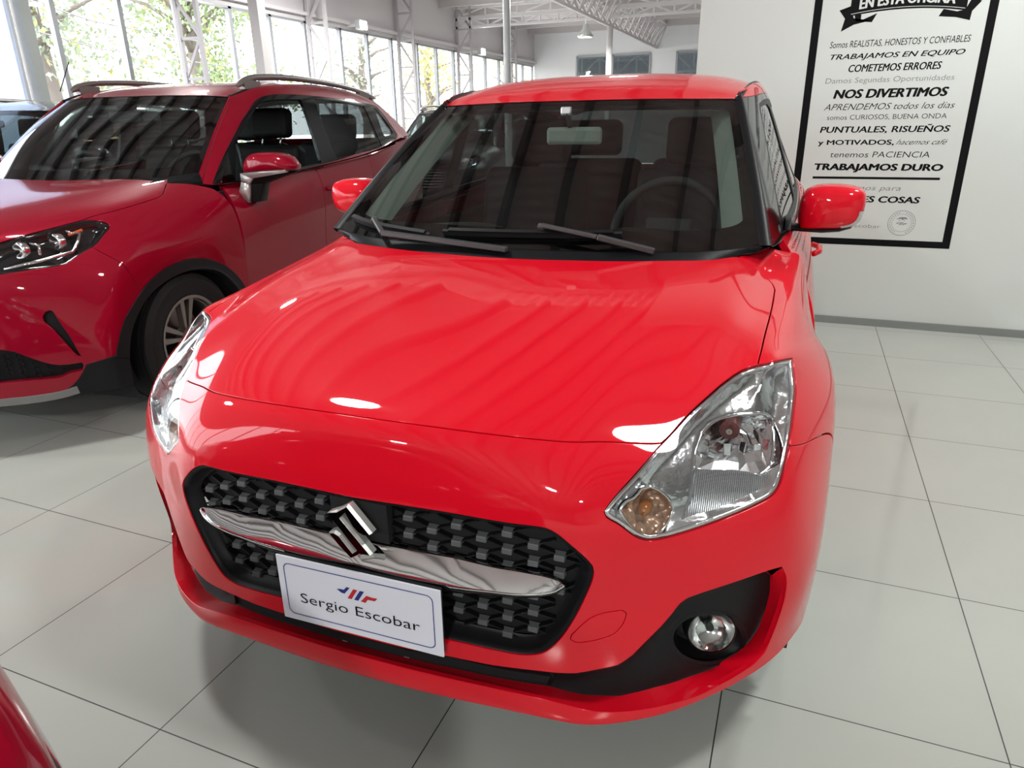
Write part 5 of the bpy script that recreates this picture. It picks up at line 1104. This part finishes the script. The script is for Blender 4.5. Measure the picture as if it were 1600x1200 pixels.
# glasshouse
W2 = [[(0, 1.06, 1.068), (.3, 1.08, 1.07), (.56, 1.17, 1.082), (.705, 1.285, 1.10)], [(0, 1.37, 1.295), (.28, 1.39, 1.295), (.52, 1.455, 1.30), (.655, 1.535, 1.30)], [(0, 1.68, 1.495), (.27, 1.69, 1.495), (.48, 1.735, 1.49), (.596, 1.775, 1.478)]]
ws2, WG2 = windshield(SU, W2, .012, bot=.10, top=.05, side=.035)
b = MB().grid([WG2[0]+np.array([0, -.07, -.03]), WG2[0]+np.array([0, -.02, -.008]), WG2[0]+np.array([0, .01, .002])]); b.obj('cowl', M['trim'], SU, smooth=True)
G2 = Surf(SUV_SIDE, 10, 7, .03, sym=False); dlo = Q['dlo']
for mi in (False, True):
    rs = panel('side_frame', G2, [(0, 0), (1, 0), (1, 1), (0, 1)], WP, SU, [dlo], gap=.001, rim=.012, sp=.04, mirror=mi)
    panel('window_surround', G2, dlo, M['gloss'], rs, [Q['winF'], Q['tri'], Q['winR'], Q['winQ']], gap=.001, rim=.02, sp=.04, off=-.002, mirror=mi)
    for nm, k in (('front_quarter_glass', 'tri'), ('rear_side_glass', 'winR'), ('rear_quarter_glass', 'winQ')): panel(nm, G2, Q[k], M['sideglass'], rs, gap=-.003, rim=0, sp=.05, off=-.006, mirror=mi)
    if mi: panel('front_side_glass', G2, Q['winF'], M['sideglass'], rs, gap=-.003, rim=0, sp=.05, off=-.006, mirror=mi)
    e = WG2[:, -1, :]; f = resample(G2.at(np.stack([np.zeros(33), np.linspace(0, .95, 33)], 1)), 33)
    loft('pillar_edge', [e+np.array([-.004, 0, .002]), (e+f)/2+np.array([.004, -.006, .004]), f], M['wine'], SU, mirror=mi)
R2 = [[(0, 1.68, 1.497), (.27, 1.69, 1.497), (.48, 1.735, 1.492), (.592, 1.78, 1.484)], [(0, 1.95, 1.562), (.27, 1.95, 1.56), (.48, 1.96, 1.548), (.61, 1.97, 1.527)], [(0, 2.4, 1.602), (.28, 2.4, 1.60), (.5, 2.4, 1.59), (.625, 2.4, 1.570)], [(0, 3.0, 1.602), (.28, 3.0, 1.60), (.5, 3.0, 1.59), (.62, 3.0, 1.569)], [(0, 3.75, 1.545), (.28, 3.75, 1.543), (.48, 3.72, 1.53), (.572, 3.68, 1.512)]]
RG2 = gridlerp(R2, 41, 49); MB().grid(RG2).obj('roof', M['wine'], SU, smooth=True, recalc=False); MB().grid(RG2[:, 2:-2]*np.array([.96, 1, 1])+np.array([0, .02, -.04])).obj('headliner', M['cabin_grey'], SU, smooth=True)
M['rail'] = mat('roof_rail_grey', (.30, .26, .25), .35, .6)
for s in (1, -1):
    z = [(1.86, 1.545), (1.93, 1.575), (2.05, 1.600), (2.45, 1.617), (3.0, 1.605), (3.4, 1.575), (3.66, 1.53)]; P = [(s*(.597 if i else .60), y, q) for i, (y, q) in enumerate(z)]
    P = smooth_loop([np.array(p) for p in P], .06, lambda a, b: float(np.linalg.norm(a-b)), False, 3)
    b = MB().tube(P, [.010]+[.019]*(len(P)-2)+[.010], 10)
    for y, zz in ((1.99, 1.555), (3.45, 1.54)): b.box((s*.597, y, zz), (.035, .16, .05))
    b.obj('roof_rail', M['rail'], SU, smooth=True, autos=.7)
    e = RG2[:, -1, :]*np.array([s, 1, 1]); MB().tube(e, .010, 8).obj('roof_ditch_strip', M['trim'], SU, smooth=True)
VS = [[(.815, 1.345, .26), (.82, 1.7, .26), (.82, 2.2, .26), (.82, 2.7, .27), (.81, 3.2, .30), (.74, 4.02, .40)], [(.852, 1.345, .45), (.845, 1.7, .44), (.845, 2.2, .44), (.85, 2.7, .46), (.85, 3.2, .50), (.78, 4.06, .55)], [(.870, 1.345, .68), (.855, 1.7, .66), (.855, 2.2, .67), (.865, 2.7, .70), (.872, 3.2, .72), (.79, 4.1, .75)], [(.862, 1.345, .86), (.868, 1.7, .85), (.872, 2.2, .87), (.878, 2.7, .90), (.872, 3.2, .93), (.78, 4.1, .98)], [(.80, 1.36, .99), (.825, 1.7, .995), (.845, 2.2, 1.025), (.85, 2.7, 1.06), (.84, 3.2, 1.10), (.74, 4.05, 1.16)], [(.748, 1.36, 1.022), (.812, 1.6, 1.022), (.832, 2.15, 1.056), (.836, 2.6, 1.088), (.826, 3.15, 1.132), (.733, 4.02, 1.222)]]
VSf = Surf(VS, 14, 12, .03, sym=False); ra2 = archpts(VSf, 3.36, .33, .40, 180, 6, 14)
for mi in (False, True):
    fd = panel('front_door', VSf, [(0, 0), (.415, 0), (.415, .5), (.415, 1), (0, 1)], WP, SU, gap=.003, rim=.02, sp=.035, mirror=mi)
    rd = panel('rear_door', VSf, [(.415, 0), (ra2[0][0]-.005, 0), ra2[0]]+ra2[1:6]+[(.72, .62), (.74, 1), (.415, 1)], WP, SU, gap=.003, rim=.02, sp=.035, mirror=mi)
    panel('rear_quarter', VSf, ra2[5:]+[(ra2[-1][0]+.02, 0), (1, 0), (1, 1), (.74, 1), (.72, .62)], WP, SU, gap=.003, rim=.02, sp=.035, mirror=mi)
    panel('sill_cladding', VSf, [(0, 0), (ra2[0][0]-.01, 0), (ra2[0][0]-.01, .16), (0, .16)], M['clad'], SU, off=.006, gap=.002, rim=.02, sp=.05, mirror=mi)
    for d, y in ((fd, 2.40), (rd, 3.2)):
        z = .935+(y-2.4)*.05; b = MB().tube([(.868, y-.11, z), (.898, y-.08, z), (.900, y+.08, z+.006), (.872, y+.11, z+.006)], .013, 8)
        if mi: b.flipx()
        b.obj('door_handle', M['wine'], d, smooth=True)
ed = [(HV_[1], HV_[2], HV_[0]) for HV_ in VSf.at(np.stack([np.ones(14), np.linspace(0, 1, 14)], 1))]
MB().grid([[(x, y+.13*(1-(x/xm)**2), z) for x in np.linspace(-xm, xm, 21)] for y, z, xm in ed]).obj('tailgate', M['wine'], SU, smooth=True)
MB().grid(gridlerp([[(0, 4.14, 1.25), (.4, 4.11, 1.25), (.72, 4.02, 1.245)], [(0, 3.75, 1.54), (.3, 3.745, 1.535), (.565, 3.68, 1.505)]], 21, 9)).obj('rear_glass', M['darkglass'], SU, smooth=True)
MB().box((0, 2.2, .25), (1.5, 3.5, .1)).obj('underbody', M['gap'], SU)
for y in (.87, 3.36):
    for s in (1, -1): wheel(SU, .755, y, .328, .328, .215, .215, s, spokes=5)
mo2 = [(.846, 1.080), (.843, 1.115), (.868, 1.158), (.91, 1.186), (.98, 1.192), (1.052, 1.189), (1.126, 1.168), (1.163, 1.120), (1.158, 1.104), (1.117, 1.098), (.98, 1.088)]
def hexa(b, A, B): b.add(list(A)+list(B), [(0, 1, 2, 3), (4, 7, 6, 5), (0, 4, 5, 1), (1, 5, 6, 2), (2, 6, 7, 3), (3, 7, 4, 0)])
def arm_s(b):
    hexa(b, [(.815, 1.47, .925), (.905, 1.49, .932), (.94, 1.49, 1.03), (.845, 1.45, 1.03)], [(.815, 1.56, .925), (.905, 1.56, .932), (.94, 1.56, 1.03), (.845, 1.56, 1.03)])
    hexa(b, [(.845, 1.45, 1.03), (.94, 1.49, 1.03), (1.15, 1.475, 1.088), (.86, 1.44, 1.082)], [(.845, 1.56, 1.03), (.94, 1.56, 1.03), (1.15, 1.55, 1.098), (.86, 1.56, 1.088)])
def sig_s(b):
    hexa(b, [(.800, 1.455, .972), (.855, 1.455, .928), (.880, 1.435, 1.030), (.845, 1.430, 1.040)], [(.800, 1.49, .972), (.855, 1.49, .928), (.880, 1.49, 1.030), (.845, 1.49, 1.040)])
    hexa(b, [(.845, 1.430, 1.040), (.880, 1.435, 1.030), (.915, 1.425, 1.060), (.850, 1.425, 1.086)], [(.845, 1.49, 1.040), (.880, 1.49, 1.030), (.915, 1.49, 1.060), (.850, 1.49, 1.086)])
    hexa(b, [(.850, 1.425, 1.086), (.915, 1.425, 1.060), (1.115, 1.435, 1.090), (1.12, 1.435, 1.106)], [(.850, 1.49, 1.086), (.915, 1.49, 1.060), (1.115, 1.49, 1.090), (1.12, 1.49, 1.106)])
for s in (1, -1):
    r = mirror(SU, mo2, 1.50, .085, M['wine'], arm_s, s, sig_s)
db = gridlerp([[(0, 1.12, 1.02), (.3, 1.14, 1.02), (.68, 1.30, 1.03)], [(0, 1.35, 1.06), (.3, 1.38, 1.07), (.70, 1.42, 1.05)], [(0, 1.48, 1.02), (.3, 1.52, 1.06), (.72, 1.50, 1.02)], [(0, 1.5, .5), (.3, 1.5, .5), (.72, 1.5, .5)]], 25, 17); MB().grid(db).obj('dashboard', M['cabin'], SU, smooth=True)
steering(SU, (.37, 1.62, 1.02), .185, 1.1, M['cabin_grey'])
for x in (-.37, .37): seat(SU, x, 2.05, M['cabin'], True, headz=.03).location.z = .08
for x in (-.36, .36): seat(SU, x, 2.95, M['cabin'], False, .6).location.z = .08
MB().box((0, 2.3, .32), (1.5, 3.2, .02)).obj('cabin_floor', M['cabin'], SU)
for s in (1, -1): MB().box((.77*s, 2.3, .68), (.02, 2.0, .64)).obj('door_lining', M['cabin'], SU)
im = MB().box((0, 1.62, 1.385), (.22, .025, .06)).obj('interior_mirror', M['cabin_grey'], SU, bevel=.01)
MB().tube([(-.62, 1.80, 1.545), (-.66, 1.95, 1.72)], .003, 6).obj('antenna', M['rubber'], SU)
def well(parent, y, z, r, x0, x1):
    for s in (1, -1):
        A = np.radians(np.linspace(-25, 205, 25)); b = MB(); b.grid([[(s*x, y+r*math.cos(t), z+r*math.sin(t)) for t in A] for x in (x0, x1)])
        b.add([(s*x0, y, z)]+[(s*x0, y+r*math.cos(t), z+r*math.sin(t)) for t in A], [(0, i+1, i+2) for i in range(len(A)-1)]); b.obj('wheel_well', M['gap'], parent, smooth=True, recalc=False)
for y in (.87, 3.36): well(SU, y, .33, .43, .56, .84)
for y in (.735, 3.19): well(HA, y, .295, .375, .58, .83)
# ================================================================== cars seen only in part: copies with their own paint
def copy_tree(o, parent=None, paint=None, skip=()):
    c = o.copy(); COL.objects.link(c)
    if parent is not None: c.parent = parent
    if paint and c.type == 'MESH':
        for i, sl in enumerate(c.material_slots):
            if sl.material in (M['wine'], M['red']): sl.link = 'OBJECT'; sl.material = paint
    for ch in list(o.children):
        if ch.name.split('.')[0] not in skip: copy_tree(ch, c, paint, skip)
    return c
def car_copy(src, loc, rz, label, paint):
    c = copy_tree(src, None, paint, ('dealer_plate', 'sensor_box', 'emblem', 'emblem_backing')); c.location = loc; c.rotation_euler = (0, 0, rz); c['label'] = label; c['category'] = 'car'; return c
car_copy(SU, (-6.45, 2.9, 0), .25, 'black car at the left edge, behind the wine red crossover', M['black_paint'])
car_copy(SU, (-4.7, 8.2, 0), .115, 'black car far back between the crossover and the hatchback roof', M['black_paint'])
car_copy(HA, (-1.1, .4, 0), 2.8416, 'dark red car whose front corner shows at the bottom left, nearest to us', M['wine'])
